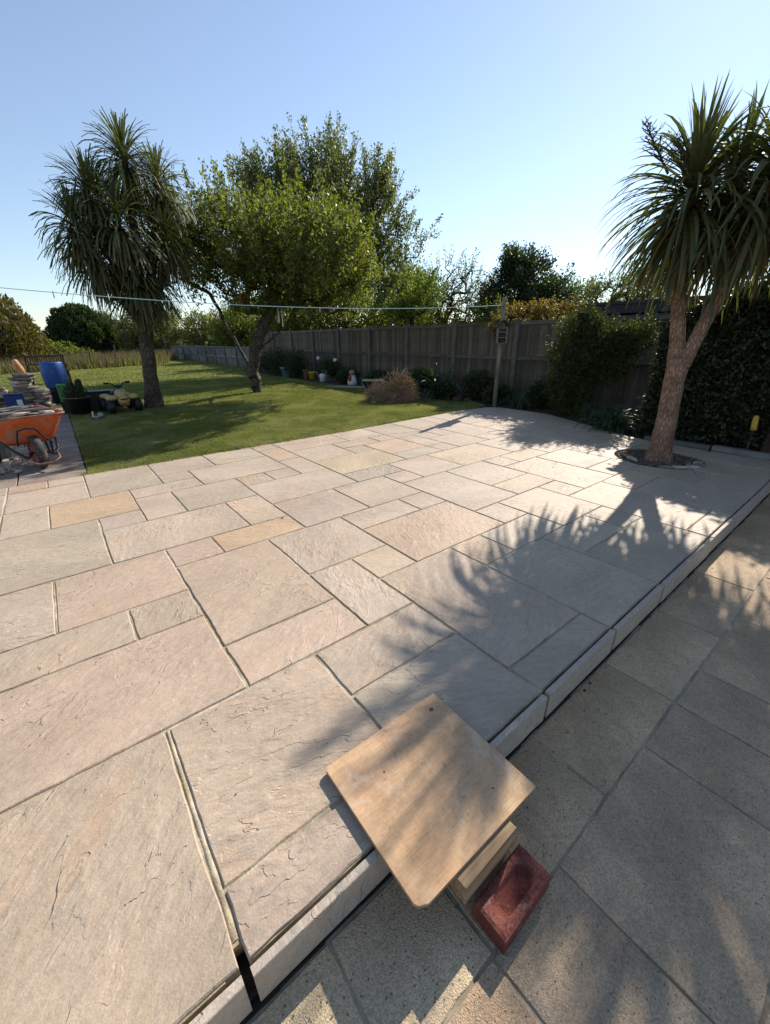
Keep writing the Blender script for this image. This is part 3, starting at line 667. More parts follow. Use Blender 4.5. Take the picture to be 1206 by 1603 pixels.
def palm(root, heads, L, W, mat, matold, limit, rnd, seg=7, oldfrac=.16):
    """heads: (centre, leaves, scale). First leaves are single parts, the rest one joined mass"""
    bank = {}
    els = [86, 76, 64, 50, 34, 16, -2, -20, -38, -56, -72]
    for i, e in enumerate(els):
        for v in range(3):
            dr = R(rnd.uniform(25, 60) + (25 if -10 < e < 60 else 0))
            bank[i, v, 0] = sword_mesh('leaf', L * rnd.uniform(.88, 1.08), W * rnd.uniform(.85, 1.15), R(e), dr, mat, seg, rnd=rnd)
            bank[i, v, 1] = sword_mesh('leaf', L * rnd.uniform(.78, 1.0), W * rnd.uniform(.75, 1.0), R(e), dr * 1.5, matold, seg, rnd=rnd)
    cnt = 0; per = [h[1] for h in heads]; jobs = []
    for hi, (c, n, sc) in enumerate(heads):
        for k in range(n):
            t = (k + .5) / n; e = 88 - 158 * (t ** .92) + rnd.uniform(-6, 6)
            i = min(range(len(els)), key=lambda q: abs(els[q] - e))
            old = 1 if (t > 1 - oldfrac and rnd.random() < .6) or rnd.random() < .03 else 0
            az = k * 2.39996 + rnd.uniform(-.25, .25)
            loc = Vector(c) + Vector((rnd.uniform(-.03, .03), rnd.uniform(-.03, .03), -.34 * t * sc + .08))
            s = sc * rnd.uniform(.85, 1.1) * (.66 if e > 78 else .72 if e > 60 else .84 if e > 40 else .92 if e > 15 else 1)
            m = Matrix.Translation(loc) @ Matrix.Rotation(az, 4, 'Z') @ Matrix.Rotation(rnd.uniform(-.12, .12), 4, 'Y') @ Matrix.Scale(s, 4)
            jobs.append((bank[i, rnd.randrange(3), old], m, old))
    rl = Matrix.Translation(root.location).inverted()
    # an even share of every head as single leaves
    step = len(jobs) / max(1, min(limit, len(jobs))); pick = set(int(i * step) for i in range(min(limit, len(jobs))))
    VV = {0: [], 1: []}; FF = {0: [], 1: []}; nb = {0: 0, 1: 0}
    for i, (me, m, old) in enumerate(jobs):
        if i in pick:
            o = bpy.data.objects.new('leaf', me); C.objects.link(o); o.parent = root; o.matrix_local = rl @ m
        else:
            a = np.empty(len(me.vertices) * 3); me.vertices.foreach_get('co', a); a = a.reshape(-1, 3)
            mm = np.array(rl @ m); a = a @ mm[:3, :3].T + mm[:3, 3]
            f = np.array([tuple(p.vertices) for p in me.polygons]); VV[old].append(a); FF[old].append(f + nb[old]); nb[old] += len(a)
    for q, mt in ((0, mat), (1, matold)):
        if VV[q]: tag(npmesh('leaf_mass', np.concatenate(VV[q]), np.concatenate(FF[q]), mt, root, True), kind='stuff')
def relpts(pts, b): return [(p[0] - b[0], p[1] - b[1], p[2] - b[2]) for p in pts]
def lerp_path(pts, rad, n=6, jit=0, rnd=random):
    P = []; Q = []
    for i in range(len(pts) - 1):
        for k in range(n):
            t = k / n; P.append(tuple(pts[i][j] + (pts[i + 1][j] - pts[i][j]) * t + rnd.uniform(-jit, jit) for j in range(3))); Q.append(rad[i] + (rad[i + 1] - rad[i]) * t + rnd.uniform(-jit, jit) * .4)
    P.append(pts[-1]); Q.append(rad[-1]); return P, Q

# ---- near cordyline in the patio ring
pb = (5.33, 1.50, 0)
np_ = thing('cordyline_palm', 'cordyline palm with forked pinkish brown trunk growing from the round bed in the new patio', 'palm tree', pb)
m = MB()
P, Q = lerp_path([(5.30, 1.49, -.08), (5.31, 1.50, .02), (5.315, 1.505, .14), (5.31, 1.52, .5), (5.30, 1.54, .85), (5.295, 1.545, 1.1)], [.165, .135, .112, .10, .098, .102], 5, .003)
m.tube(relpts(P, pb), Q, 20)
P, Q = lerp_path([(5.295, 1.56, 1.02), (5.285, 1.60, 1.25), (5.27, 1.66, 1.55), (5.26, 1.70, 1.85), (5.24, 1.75, 2.25), (5.2, 1.76, 2.55)], [.085, .072, .062, .058, .055, .04], 5, .003)
m.tube(relpts(P, pb), Q, 16)
P, Q = lerp_path([(5.30, 1.50, 1.0), (5.32, 1.46, 1.22), (5.345, 1.40, 1.5), (5.37, 1.33, 1.78), (5.4, 1.26, 2.1), (5.4, 1.2, 2.5), (5.5, .9, 2.75)], [.07, .066, .060, .056, .05, .05, .04], 5, .003)
m.tube(relpts(P, pb), Q, 16)
m.tube(relpts([(5.4, 1.2, 2.35), (5.46, .95, 2.55), (5.52, .65, 2.85), (5.55, .55, 3.05)], pb), [.05, .05, .045, .04], 12)
m.build('trunk', BARK_P, np_, smooth=True)
palm(np_, [((5.2, 1.77, 2.60), 420, 1.), ((5.40, 1.20, 2.62), 400, 1.02), ((5.60, 1.55, 2.72), 120, .92), ((5.55, .50, 2.70), 220, 1.05), ((5.75, 1.05, 2.62), 90, .95), ((5.32, 1.48, 2.38), 130, .95)], .86, .034, LEAF_P, LEAF_PD, 299, random.Random(5), 7, .2)
def panicle(b0, b1, rad, root, n=34, rnd=random.Random(3)):
    m = MB(); a = Vector(b0); b = Vector(b1); m.tube([a, (a + b) / 2 + Vector((.01, 0, 0)), b], [.012, .009, .004], 6)
    for i in range(n):
        t = .2 + .8 * i / n; q = a + (b - a) * t; th = i * 2.4; L = rad * (1.15 - t) * rnd.uniform(.8, 1.1)
        d = Vector((math.cos(th), math.sin(th), .55)).normalized(); e = q + d * L; m.tube([q, e], [.005, .003], 4)
        for k in range(4):
            u = q + d * L * (k + 1) / 4; m.tube([u, u + Vector((rnd.uniform(-1, 1), rnd.uniform(-1, 1), rnd.uniform(.2, 1))) * .035], [.004, .002], 3)
    m.v = [tuple(Vector(p) - Vector(pb)) for p in m.v]
    return m.build('flower_stalk', BARK_A, root)
panicle((5.02, 1.94, 2.70), (4.79, 2.14, 3.08), .22, np_); panicle((5.05, 1.75, 2.62), (4.80, 1.86, 2.9), .2, np_)
# soil ring and loose stones
m = MB(); V = []; F = []; rr = [0, .12, .25, .36, .43, .455]
for i, q in enumerate(rr):
    for k in range(28):
        th = 2 * math.pi * k / 28; V.append((RC[0] * U + q * math.cos(th), RC[1] * U + q * math.sin(th), -.028 + .012 * (1 - q / .45) + random.uniform(-.006, .006) - (.02 if i == 5 else 0)))
for i in range(5):
    for k in range(28): F.append((i * 28 + k, i * 28 + (k + 1) % 28, (i + 1) * 28 + (k + 1) % 28, (i + 1) * 28 + k))
tag(m.add(V, F).build('planting_ring', simple('bark_mulch', (.10, .075, .05), .95, .5, 20, .01, 70), smooth=True), kind='structure')
m = MB()
for i in range(700):
    th = random.uniform(0, 6.283); q = .435 * math.sqrt(random.random()); x, y = RC[0] * U + q * math.cos(th), RC[1] * U + q * math.sin(th)
    a = random.uniform(0, 3.14); L_ = random.uniform(.01, .03); m.box(x - L_, x + L_, y - .004, y + .004, -.022, -.012, rot=a, jit=.003)
tag(m.build('mulch_chips', simple('wood_chips', (.17, .125, .08), .95, .5, 20, .002), None), 'brown bark chips scattered in the round bed of the palm', 'mulch', kind='stuff')
for i, (x, y, L_, w_, a) in enumerate([(5.00, 1.30, .10, .035, -.9), (5.08, 1.22, .09, .04, -.75), (5.20, 1.13, .12, .045, -.55), (5.33, 1.10, .10, .05, -.3), (5.42, 1.14, .08, .04, .1), (5.06, 1.68, .10, .02, 1.0), (5.30, 1.20, .05, .03, .4)]):
    m = MB(); m.blob((0, 0, 0), (L_, w_, .022), .22, 9, 5); o = m.build('loose_stone', PALEST if i % 3 else SLATE); o.location = (x, y, -.008); o.rotation_euler = (0, 0, a)
    tag(o, ['long pale stone at the left front rim of the palm bed', 'flat pale stone lying in the front rim of the palm bed', 'large flat pale stone at the front rim of the palm bed', 'grey stone at the right front rim of the palm bed', 'small pale stone at the far right of the palm bed', 'thin pale stone behind at the left inside the palm bed', 'small upright stone beside the palm trunk foot'][i], 'stone', 'loose stones in the palm bed')

# ---- left cordyline on the lawn
lb = (1.62, 10.12, -.02)
lp2 = thing('cordyline_palm', 'large many headed cordyline palm with one thick brown trunk on the lawn', 'palm tree', lb)
m = MB(); rl_ = random.Random(9)
P, Q = lerp_path([(1.62, 10.12, -.1), (1.63, 10.12, .05), (1.65, 10.11, .35), (1.72, 10.1, 1.0), (1.80, 10.09, 1.7)], [.25, .19, .145, .13, .14], 4, .008, rl_); m.tube(relpts(P, lb), Q, 18)
for h, bend in (((2.04, 9.99, 4.35), .0), ((1.28, 10.01, 3.75), .1), ((.92, 9.96, 3.15), .2), ((2.54, 10.08, 4.1), -.1), ((1.69, 9.75, 3.2), 0), ((1.8, 9.85, 2.4), .05), ((2.49, 9.95, 3.1), -.1), ((1.52, 10.4, 3.7), 0)):
    q = Vector((1.79, 10.09, 1.6)); e = Vector(h); mid_ = (q + e) / 2 + Vector((0, 0, -.15)) + (e - q) * .1
    P, Q = lerp_path([tuple(q), tuple(mid_), h], [.11, .08, .05], 4, .01, rl_); m.tube(relpts(P, lb), Q, 10)
m.build('trunk', BARK_L, lp2, smooth=True)
MB().blob((-.10, -.06, .10), (.08, .07, .18), .15, 9, 6).blob((.13, -.02, .12), (.08, .08, .28), .15, 9, 6).build('trunk_sucker', BARK_L, lp2, smooth=True)
palm(lp2, [((2.04, 9.99, 4.34), 380, .92), ((1.36, 10.01, 3.75), 300, .85), ((1.02, 9.96, 3.2), 330, .88), ((1.15, 9.85, 2.75), 240, .85), ((2.56, 10.08, 4.08), 320, .88), ((1.66, 9.65, 3.3), 290, .95), ((1.8, 9.8, 2.42), 320, .97), ((2.45, 9.92, 3.15), 240, .92), ((1.52, 10.4, 3.8), 200, .9), ((2.1, 10.3, 2.6), 220, .95), ((1.40, 9.95, 2.75), 220, .85)], .84, .030, LEAF_P, LEAF_PD, 299, random.Random(6), 5, .25)

# ---- generic broad-leaved tree
def tree(name, label, cat, trunk, r0, ells, nshoot, nleaf, lsize, bark, leafm, slen=.35, up=.5, seed=1, tipr=.004, minz=.35, spread=.06, group=None, aspect=.5, cull=.42, twigs=True, shell=2.2, limbs=()):
    rn = np.random.default_rng(seed); base = np.array(trunk[0]); root = thing(name, label, cat, tuple(base), 0, group)
    T = np.array(trunk, float); first0 = 1 + 3 * (len(T) - 1) + sum(3 * (len(l) - 1) for l in limbs); nodes = [T[0]]; par = [-1]
    for i in range(1, len(T)):
        for k in range(1, 4): nodes.append(T[i - 1] + (T[i] - T[i - 1]) * k / 3 + rn.normal(0, r0 * .08, 3)); par.append(len(nodes) - 2)
    nm = len(nodes)
    for lb_p in limbs:
        a = np.array(lb_p, float); j = int(np.argmin(np.linalg.norm(np.array(nodes[:nm]) - a[0], axis=1)))
        for i in range(1, len(a)):
            for k in range(1, 4): nodes.append(a[i - 1] + (a[i] - a[i - 1]) * k / 3 + rn.normal(0, r0 * .1, 3)); par.append(j); j = len(nodes) - 1
    first = max(1, int(nm * minz)); top = nodes[nm - 1]
    vol = np.array([np.prod(e[1]) ** .8 for e in ells]); vol /= vol.sum(); tg = []
    ph = rn.uniform(0, 6, (6,))
    while len(tg) < nshoot:
        e = ells[rn.choice(len(ells), p=vol)]; d = rn.normal(0, 1, 3); d /= np.linalg.norm(d); p = np.array(e[0]) + np.array(e[1]) * d * rn.uniform(0, 1) ** (1 / shell)
        nz = math.sin(p[0] * 2.3 + ph[0]) * math.sin(p[1] * 2.6 + ph[1]) * math.sin(p[2] * 2.9 + ph[2]) + .5 * math.sin(p[0] * 5.1 + ph[3]) * math.sin(p[1] * 4.7 + ph[4]) * math.sin(p[2] * 5.6 + ph[5])
        if nz < -cull * rn.uniform(0, 1.4) and rn.random() < .85: continue
        tg.append(p)
    tg.sort(key=lambda p: np.linalg.norm(p - top)); tips = []
    N = np.array(nodes)
    for p in tg:
        A = N[first:len(nodes)]; dd = np.linalg.norm(A - p, axis=1) + .35 * np.maximum(0, A[:, 2] - p[2]); j = first + int(np.argmin(dd)); q = nodes[j]; L = np.linalg.norm(p - q); k = max(1, min(5, int(L / .35)))
        last = j
        for s in range(1, k + 1):
            t = s / k; x = q + (p - q) * t + np.array([0, 0, -.10 * L * math.sin(math.pi * t)]) + rn.normal(0, .03 * L, 3) * (t < 1)
            nodes.append(x); par.append(last); last = len(nodes) - 1
        tips.append(last)
        if len(nodes) > len(N): N = np.vstack([N, np.array(nodes[len(N):])])
    out = (np.array([nodes[t] for t in tips]) - np.mean([np.array(e[0]) for e in ells], axis=0)); out /= np.linalg.norm(out, axis=1)[:, None] + 1e-6
    sd = out * (1 - up) + np.array([0, 0, 1.]) * up + rn.normal(0, .28, out.shape); sd /= np.linalg.norm(sd, axis=1)[:, None]
    sl = slen * rn.uniform(.5, 1.35, len(tips)); P0 = np.array([nodes[t] for t in tips])
    r = np.zeros(len(nodes)); r[tips] = tipr ** 2.3
    for i in range(len(nodes) - 1, 0, -1): r[par[i]] += max(r[i], tipr ** 2.3 * .3)
    r = r ** (1 / 2.3); r *= r0 / r[0]; r = np.maximum(r, tipr); ntk = first0
    V = []; F = []; nbv = 0; NS = 5; ang = np.arange(NS) * 2 * np.pi / NS; segs = [(par[i], i, r[i] if par[i] >= ntk or i >= ntk else r[par[i]], r[i]) for i in range(1, len(nodes))]
    pts = list(nodes)
    if twigs:
        for t, d, l in zip(tips, sd, sl): pts.append(nodes[t] + d * l); segs.append((t, len(pts) - 1, tipr, tipr * .5))
    for a, b, ra, rb in segs:
        p, q = pts[a], pts[b]; d = q - p; n_ = np.linalg.norm(d)
        if n_ < 1e-5: continue
        d = d / n_; x = np.cross(d, [0.3, .5, .8] if abs(d[2]) > .8 else [0, 0, 1.]); x /= np.linalg.norm(x); y = np.cross(d, x)
        ring_ = np.cos(ang)[:, None] * x + np.sin(ang)[:, None] * y; V.append(p + ring_ * ra); V.append(q + ring_ * rb)
        for k in range(NS): F.append((nbv + k, nbv + (k + 1) % NS, nbv + NS + (k + 1) % NS, nbv + NS + k))
        nbv += 2 * NS
    npmesh('trunk', np.concatenate(V) - base, F, bark, root, True)
    n = len(tips) * nleaf; idx = np.repeat(np.arange(len(tips)), nleaf); t = rn.uniform(-.35, 1.1, n)
    p = P0[idx] + sd[idx] * (t * sl[idx])[:, None] + rn.normal(0, spread, (n, 3)) * (1.25 - .6 * np.clip(t, 0, 1))[:, None]
    leaves(root, 'crown', p - base, sd[idx], lsize, leafm, rn, aspect)
    return root
def leaves(root, name, p, axis, lsize, leafm, rn, aspect=.5, blend=.45):
    n = len(p); a = rn.normal(0, 1, (n, 3)); a /= np.linalg.norm(a, axis=1)[:, None]; a = axis * blend + a * (1 - blend); a /= np.linalg.norm(a, axis=1)[:, None] + 1e-9
    b = np.cross(a, rn.normal(0, 1, (n, 3))); b /= np.linalg.norm(b, axis=1)[:, None] + 1e-9; c = np.cross(a, b)
    s = (lsize * rn.uniform(.55, 1.3, n))[:, None] / 2; V = np.empty((n, 4, 3))
    V[:, 0] = p - a * s; V[:, 1] = p + b * s * aspect + c * s * .18; V[:, 2] = p + a * s; V[:, 3] = p - b * s * aspect + c * s * .18
    return tag(npmesh(name, V.reshape(-1, 3), np.arange(4 * n).reshape(-1, 4), leafm, root), kind='stuff')
def shrub(name, label, cat, base, ells, n, lsize, leafm, core, seed=1, group=None, aspect=.5, up=.3, depth=.22, lump=.12, corek=.72):
    """dense evergreen mass: leaves through the outer layer of lumpy ellipsoids around a solid dark core added to block light"""
    rn = np.random.default_rng(seed); root = thing(name, label, cat, base, 0, group); area = np.array([np.prod(e[1]) ** .66 for e in ells]); area /= area.sum()
    ch = rn.choice(len(ells), n, p=area); d = rn.normal(0, 1, (n, 3)); d /= np.linalg.norm(d, axis=1)[:, None]
    cc = np.array([e[0] for e in ells])[ch]; rr_ = np.array([e[1] for e in ells])[ch]; f = seed * 1.7
    L_ = np.sin(d[:, 0] * 5 + f) * np.sin(d[:, 1] * 6 + f) * np.sin(d[:, 2] * 5.5 + 1) + .5 * np.sin(d[:, 0] * 13 + f) * np.sin(d[:, 2] * 12 + f) + .4 * np.sin(d[:, 1] * 17 + f)
    q = 1 - depth * rn.uniform(0, 1, n) ** 1.6 + lump * L_; p = cc + rr_ * d * q[:, None]; ok = p[:, 2] > base[2]; p, d = p[ok], d[ok]
    ax = d * (1 - up) + np.array([0, 0, 1.]) * up; leaves(root, 'foliage', p - np.array(base), ax, lsize, leafm, rn, aspect, .6)
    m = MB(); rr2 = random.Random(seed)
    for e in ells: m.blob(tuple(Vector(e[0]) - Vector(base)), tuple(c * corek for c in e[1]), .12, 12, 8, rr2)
    m.build('blocking_core', core, root, smooth=True); return root
CORE = simple('dark_blocking_core', (.012, .013, .008), 1., .3, 5, 0)  # solid near-black mass added inside foliage to block light

tree('apple_tree', 'spreading apple tree with gnarled trunk and yellow green leaves on the lawn', 'tree', [(4.37, 11.11, -.1), (4.36, 11.1, .15), (4.30, 11.11, .55), (4.42, 11.0, 1.0), (4.6, 10.85, 1.5), (4.85, 10.5, 2.1)], .155,
     [((5.0, 10.7, 3.25), (1.55, 1.5, 1.05)), ((3.75, 11.2, 3.3), (1.05, 1.2, .95)), ((6.1, 10.1, 3.0), (.95, 1.0, 1.05)), ((6.25, 10.0, 2.35), (.7, .8, .5)), ((3.3, 11.4, 2.9), (.6, .8, .7)), ((5.0, 10.3, 2.6), (1.2, 1.2, .5)), ((4.1, 11, 4.0), (.5, .5, .35)), ((3.1, 11.5, 3.9), (.3, .4, .4)), ((2.75, 11.5, 3.3), (.5, .6, .8)), ((4.9, 8.9, 3.0), (1.3, 1.0, .8)), ((5.7, 8.7, 2.7), (.9, .9, .7)), ((3.9, 9.4, 3.2), (.9, .9, .7)), ((5.0, 7.9, 2.7), (1.1, .9, .65)), ((4.2, 8.0, 2.8), (.8, .8, .6)), ((4.8, 7.2, 2.6), (.8, .6, .4)), ((6.1, 9.4, 2.1), (.8, .8, .4)), ((4.7, 10.6, 2.2), (1.2, 1.1, .35))], 900, 84, .082, BARK_A, LEAF_A, .62, .72, 3, .005, .35, .055, cull=.18, limbs=(((4.30, 11.11, .55), (4.1, 11.25, 1.1), (3.85, 11.4, 1.8), (3.6, 11.4, 2.4)), ((4.42, 11.0, 1.0), (4.7, 10.7, 1.25), (5.1, 10.3, 1.7), (5.3, 10.1, 2.2))))
tree('tall_tree', 'tallest tree with grey green upright shoots behind the fence', 'tree', [(10.35, 17.1, -.3), (10.35, 17.1, 1.2), (10.45, 17.0, 2.2), (10.5, 16.9, 3.4), (10.5, 16.8, 4.6)], .22,
     [((10.3, 16.9, 5.8), (2.4, 2.1, 2.1)), ((12.0, 15.7, 4.8), (1.6, 1.6, 2.0)), ((8.7, 17.7, 5.8), (1.7, 1.6, 1.9)), ((12.4, 15.2, 3.0), (1.3, 1.3, 1.3)), ((10.3, 16.6, 3.2), (1.6, 1.6, 1.2)), ((7.9, 18.2, 6.0), (.5, .6, .9)), ((10.8, 16.6, 7.5), (1.0, .9, .55)), ((9.3, 17.2, 7.4), (.9, .8, .6)), ((12.3, 15.6, 6.6), (1.0, 1.0, 1.3)), ((13.2, 14.9, 4.9), (.7, .7, 1.0)), ((8.3, 18.0, 6.8), (.9, .8, .8)), ((10.4, 16.8, 5.5), (3.2, 2.6, 2.4))], 980, 88, .11, BARK_D, LEAF_T, .85, .80, 4, .008, .3, .085, cull=.5, limbs=(((10.35, 17.1, .5), (10.9, 16.7, 1.6), (11.6, 16.1, 3.0)), ((10.35, 17.1, .4), (9.9, 17.3, 1.8), (9.2, 17.5, 3.6))))
tree('leafy_tree', 'small bright green tree beyond the fence at the right foot of the tallest tree', 'tree', [(11.6, 12.7, -.3), (11.5, 12.7, 1.4), (11.4, 12.6, 2.0)], .08, [((11.4, 12.5, 2.7), (.95, .95, .85)), ((10.9, 13.0, 2.2), (.7, .7, .5))], 120, 60, .10, BARK_D, LEAF_B, .35, .5, 5, .005, .4, .08)
tree('bare_tree', 'nearly bare brown branched tree beyond the fence', 'tree', [(14.4, 13.7, -.3), (14.4, 13.7, 1.2), (14.35, 13.7, 1.9)], .13, [((14.2, 13.8, 3.0), (1.9, 1.9, 1.35)), ((15.0, 12.9, 3.3), (1.2, 1.2, 1.1)), ((13.3, 14.4, 3.2), (1.0, 1.0, 1.0))], 300, 15, .085, BARK_D, LEAF_S, .5, .5, 6, .008, .4, .07)
tree('leafy_tree', 'low green scrub tree under the bare branched tree beyond the fence', 'tree', [(14.9, 12.2, -.3), (14.9, 12.2, 1.0)], .08, [((14.9, 12.2, 1.9), (2.0, 2.0, .75)), ((13.2, 14.4, 1.9), (1.4, 1.6, .8))], 170, 50, .11, BARK_D, LEAF_A, .35, .5, 7, .006, .4, .1)
tree('evergreen_tree', 'dark dense evergreen tree beyond the fence left of the flat roof', 'tree', [(18, 12.4, -.3), (18, 12.4, 1.6), (18, 12.4, 3.2), (17.9, 12.5, 4.2)], .2, [((18, 12.4, 3.1), (1.75, 1.75, 1.35)), ((17.7, 12.6, 4.2), (1.0, 1.0, .75)), ((18.6, 11.6, 2.5), (1.3, 1.4, 1.0)), ((17.2, 13.3, 2.6), (1.0, 1.0, 1.0))], 330, 110, .12, BARK_D, LEAF_DK, .5, .35, 8, .006, .3, .13, cull=.3)
tree('willow_tree', 'far pale green feathery tree seen over the flat black roof', 'tree', [(36, 17, -.3), (36, 17, 1.5), (36, 17, 3)], .3, [((35.5, 18.5, 3.7), (3.2, 2.6, 1.7)), ((37, 15, 4.3), (3.2, 3, 1.8)), ((36.4, 20.6, 3.6), (2, 2, 1.2))], 300, 34, .20, BARK_D, LEAF_S, .8, .6, 9, .012, .3, .22)
tree('copper_shrub', 'shrub with copper and yellow leaves rising over the fence behind the insect house', 'shrub', [(9.1, 5.4, -.2), (9.05, 5.4, .9), (8.95, 5.4, 1.5)], .05, [((8.75, 5.05, 1.78), (.30, .55, .24)), ((8.75, 5.75, 1.76), (.28, .38, .24)), ((8.72, 6.35, 1.72), (.26, .30, .26)), ((8.3, 6.2, 1.5), (.14, .2, .3))], 110, 34, .062, BARK_D, LEAF_O, .16, .5, 10, .003, .4, .04)
tree('leafy_tree', 'dull green bush behind the fence between the copper shrub and the flat roof', 'bush', [(9.8, 4.6, -.2), (9.7, 4.6, 1.2)], .05, [((9.6, 5.2, 1.45), (.4, .5, .24))], 60, 40, .06, BARK_D, LEAF_T, .16, .5, 12, .003, .4, .05)

# shrubs in front of the fence
shrub('conifer_shrub', 'tall dark conifer shrub with yellow green tips against the fence', 'shrub', (7.35, 3.6, -.03), [((7.3, 3.72, .80), (.44, .43, .85)), ((7.35, 3.5, 1.20), (.38, .42, .36)), ((7.5, 3.0, 1.26), (.34, .36, .25)), ((7.45, 3.2, .95), (.36, .40, .45)), ((7.35, 3.66, 1.55), (.14, .17, .2))], 22000, .06, LEAF_Y, CORE, 3, aspect=.25, up=.45, depth=.5, lump=.16, corek=.6)
shr_ = bpy.data.objects['conifer_shrub']
r2_ = tree('conifer_shoots', 'spiky yellow green leading shoots rising through the tall conifer shrub', 'shrub', [(7.35, 3.55, -.1), (7.35, 3.55, .6), (7.35, 3.5, 1.1)], .05, [((7.3, 3.72, .85), (.45, .45, .88)), ((7.35, 3.45, 1.15), (.42, .44, .36)), ((7.5, 3.0, 1.22), (.36, .38, .25)), ((7.35, 3.66, 1.42), (.14, .17, .2))], 360, 42, .055, BARK_D, LEAF_Y, .22, .45, 31, .003, .2, .022, aspect=.22, shell=5)
for ch_ in list(r2_.children):
    ch_.parent = shr_; ch_.location = r2_.location - shr_.location
    ch_.name = 'stem' if ch_.name.startswith('trunk') else 'leading_shoots'
bpy.data.objects.remove(r2_)
# hedge box
def hedge():
    rn = np.random.default_rng(21); root = thing('leaf_hedge', 'big dark glossy leaved hedge behind the near palm on the right', 'hedge', (6.4, -2.8, -.03)); n = 62000
    y = rn.uniform(-2.8, 2.2, n); H = np.interp(y, [-2.8, .4, 1.2, 1.7, 2.05, 2.2], [1.95, 1.9, 1.82, 1.72, 1.52, 1.3]); face = rn.random(n)
    z = H * rn.uniform(0, 1, n); x = 6.42 + .10 * rn.random(n) ** 2 * 2 + .05 * np.sin(y * 7 + 2) * np.sin(z * 6) + .04 * np.sin(y * 17) * np.sin(z * 13 + 2) - .03
    x += np.interp(y, [1.7, 2.2], [0, .12])
    t = face > .72; z = np.where(t, H + rn.normal(0, .05, n), z); x = np.where(t, rn.uniform(6.4, 7.3, n), x)
    e = face < .09; y = np.where(e, 2.16 + .05 * rn.normal(0, 1, n), y); x = np.where(e, rn.uniform(6.5, 7.3, n), x); z = np.where(e, np.minimum(z, 1.45), z)
    p = np.stack([x, y, z], 1); d = np.tile([-.8, 0, .5], (n, 1)); leaves(root, 'foliage', p - np.array([6.4, -2.8, -.03]), d, .062, LEAF_H, rn, .55, .3)
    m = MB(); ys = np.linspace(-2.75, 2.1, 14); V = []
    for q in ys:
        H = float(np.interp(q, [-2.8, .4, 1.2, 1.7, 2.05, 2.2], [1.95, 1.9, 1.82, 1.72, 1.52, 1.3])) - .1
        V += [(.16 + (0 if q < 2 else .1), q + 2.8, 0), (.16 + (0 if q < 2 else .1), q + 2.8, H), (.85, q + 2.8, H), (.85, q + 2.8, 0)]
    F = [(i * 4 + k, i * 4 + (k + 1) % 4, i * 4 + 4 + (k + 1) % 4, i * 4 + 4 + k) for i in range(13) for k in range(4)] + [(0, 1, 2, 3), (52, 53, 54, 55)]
    m.add(V, F).build('blocking_core', CORE, root)  # dark core added to stop light passing through the hedge
hedge()
# strap-leaved clumps
def clump(name, label, base, n, L, W, mat, seed, group=None, cat='plant'):
    rn = random.Random(seed); root = thing(name, label, cat, base, 0, group); VV = []; FF = []; nb_ = 0
    bank = [sword_mesh('leaf', L * rn.uniform(.8, 1.1), W, R(e), R(rn.uniform(90, 170)), mat, 6, rnd=rn) for e in (80, 70, 60, 50, 40) for _ in range(2)]
    for i in range(n):
        me = bank[rn.randrange(len(bank))]; mm = np.array(Matrix.Translation((rn.gauss(0, .08), rn.gauss(0, .08), 0)) @ Matrix.Rotation(rn.uniform(0, 6.283), 4, 'Z') @ Matrix.Scale(rn.uniform(.6, 1.1), 4))
        a = np.empty(len(me.vertices) * 3); me.vertices.foreach_get('co', a); a = a.reshape(-1, 3) @ mm[:3, :3].T + mm[:3, 3]
        FF.append(np.array([tuple(p.vertices) for p in me.polygons]) + nb_); VV.append(a); nb_ += len(a)
    tag(npmesh('leaves', np.concatenate(VV), np.concatenate(FF), mat, root, True), kind='stuff'); return root
clump('strap_leaf_plant', 'arching strap leaved green clump between the conifer shrub and the palm trunk', (6.45, 2.55, -.03), 150, .52, .02, STRAP, 1)
clump('strap_leaf_plant', 'small dark arching clump at the foot of the conifer shrub', (6.85, 3.05, -.03), 70, .4, .018, STRAP, 2)
clump('strap_leaf_plant', 'dark bluish strap leaved clump at the base of the fence beside the conifer shrub', (7.25, 4.75, -.03), 90, .42, .02, STRAP, 3)
clump('strap_leaf_plant', 'low dark grassy clump beside the foot of the insect house post', (7.45, 5.35, -.03), 60, .3, .018, STRAP, 4)
clump('spiky_plant', 'dark upright spiky plant right of the brush heap', (7.15, 6.85, -.03), 60, .95, .05, LEAF_DK, 5)
clump('spiky_plant', 'dark tall spiky plant behind the white flower heads far along the fence', (7.9, 13.1, -.03), 50, .75, .04, LEAF_DK, 6)
for i, (x, y, rx, h, lb_) in enumerate([(7.75, 6.2, .38, .62, 'dusky reddish shrub against the fence left of the insect house post'), (7.55, 5.5, .3, .35, 'low dark shrub behind the insect house post'), (7.15, 6.75, .3, .34, 'low green shrub between the brush heap and the patio corner'), (7.7, 8.1, .4, .55, 'dark shrub standing behind the brush heap'),
        (7.55, 11.4, .35, .42, 'low dark shrub along the fence behind the little figure'), (7.7, 12.7, .45, .7, 'dark shrub with white flower heads along the fence'), (7.3, 14.4, .5, .95, 'dark bush behind the blue pot'), (7.2, 15.6, .6, 1.05, 'dark feathery bush left of the blue pot'), (7.6, 17.6, .7, .9, 'farthest dark bush along the tall fence'), (7.5, 9.7, .4, .45, 'dark low shrub left of the brush heap'), (7.7, 4.5, .3, .5, 'dark leafy shrub left of the conifer shrub')]):
    shrub('border_shrub', lb_, 'shrub', (x, y, -.03), [((x, y, h * .45), (rx, rx * 1.1, h * .58))], 2600, .06, LEAF_DK, CORE, 30 + i, 'dark shrubs in the border along the fence', depth=.5, lump=.2, corek=.6)
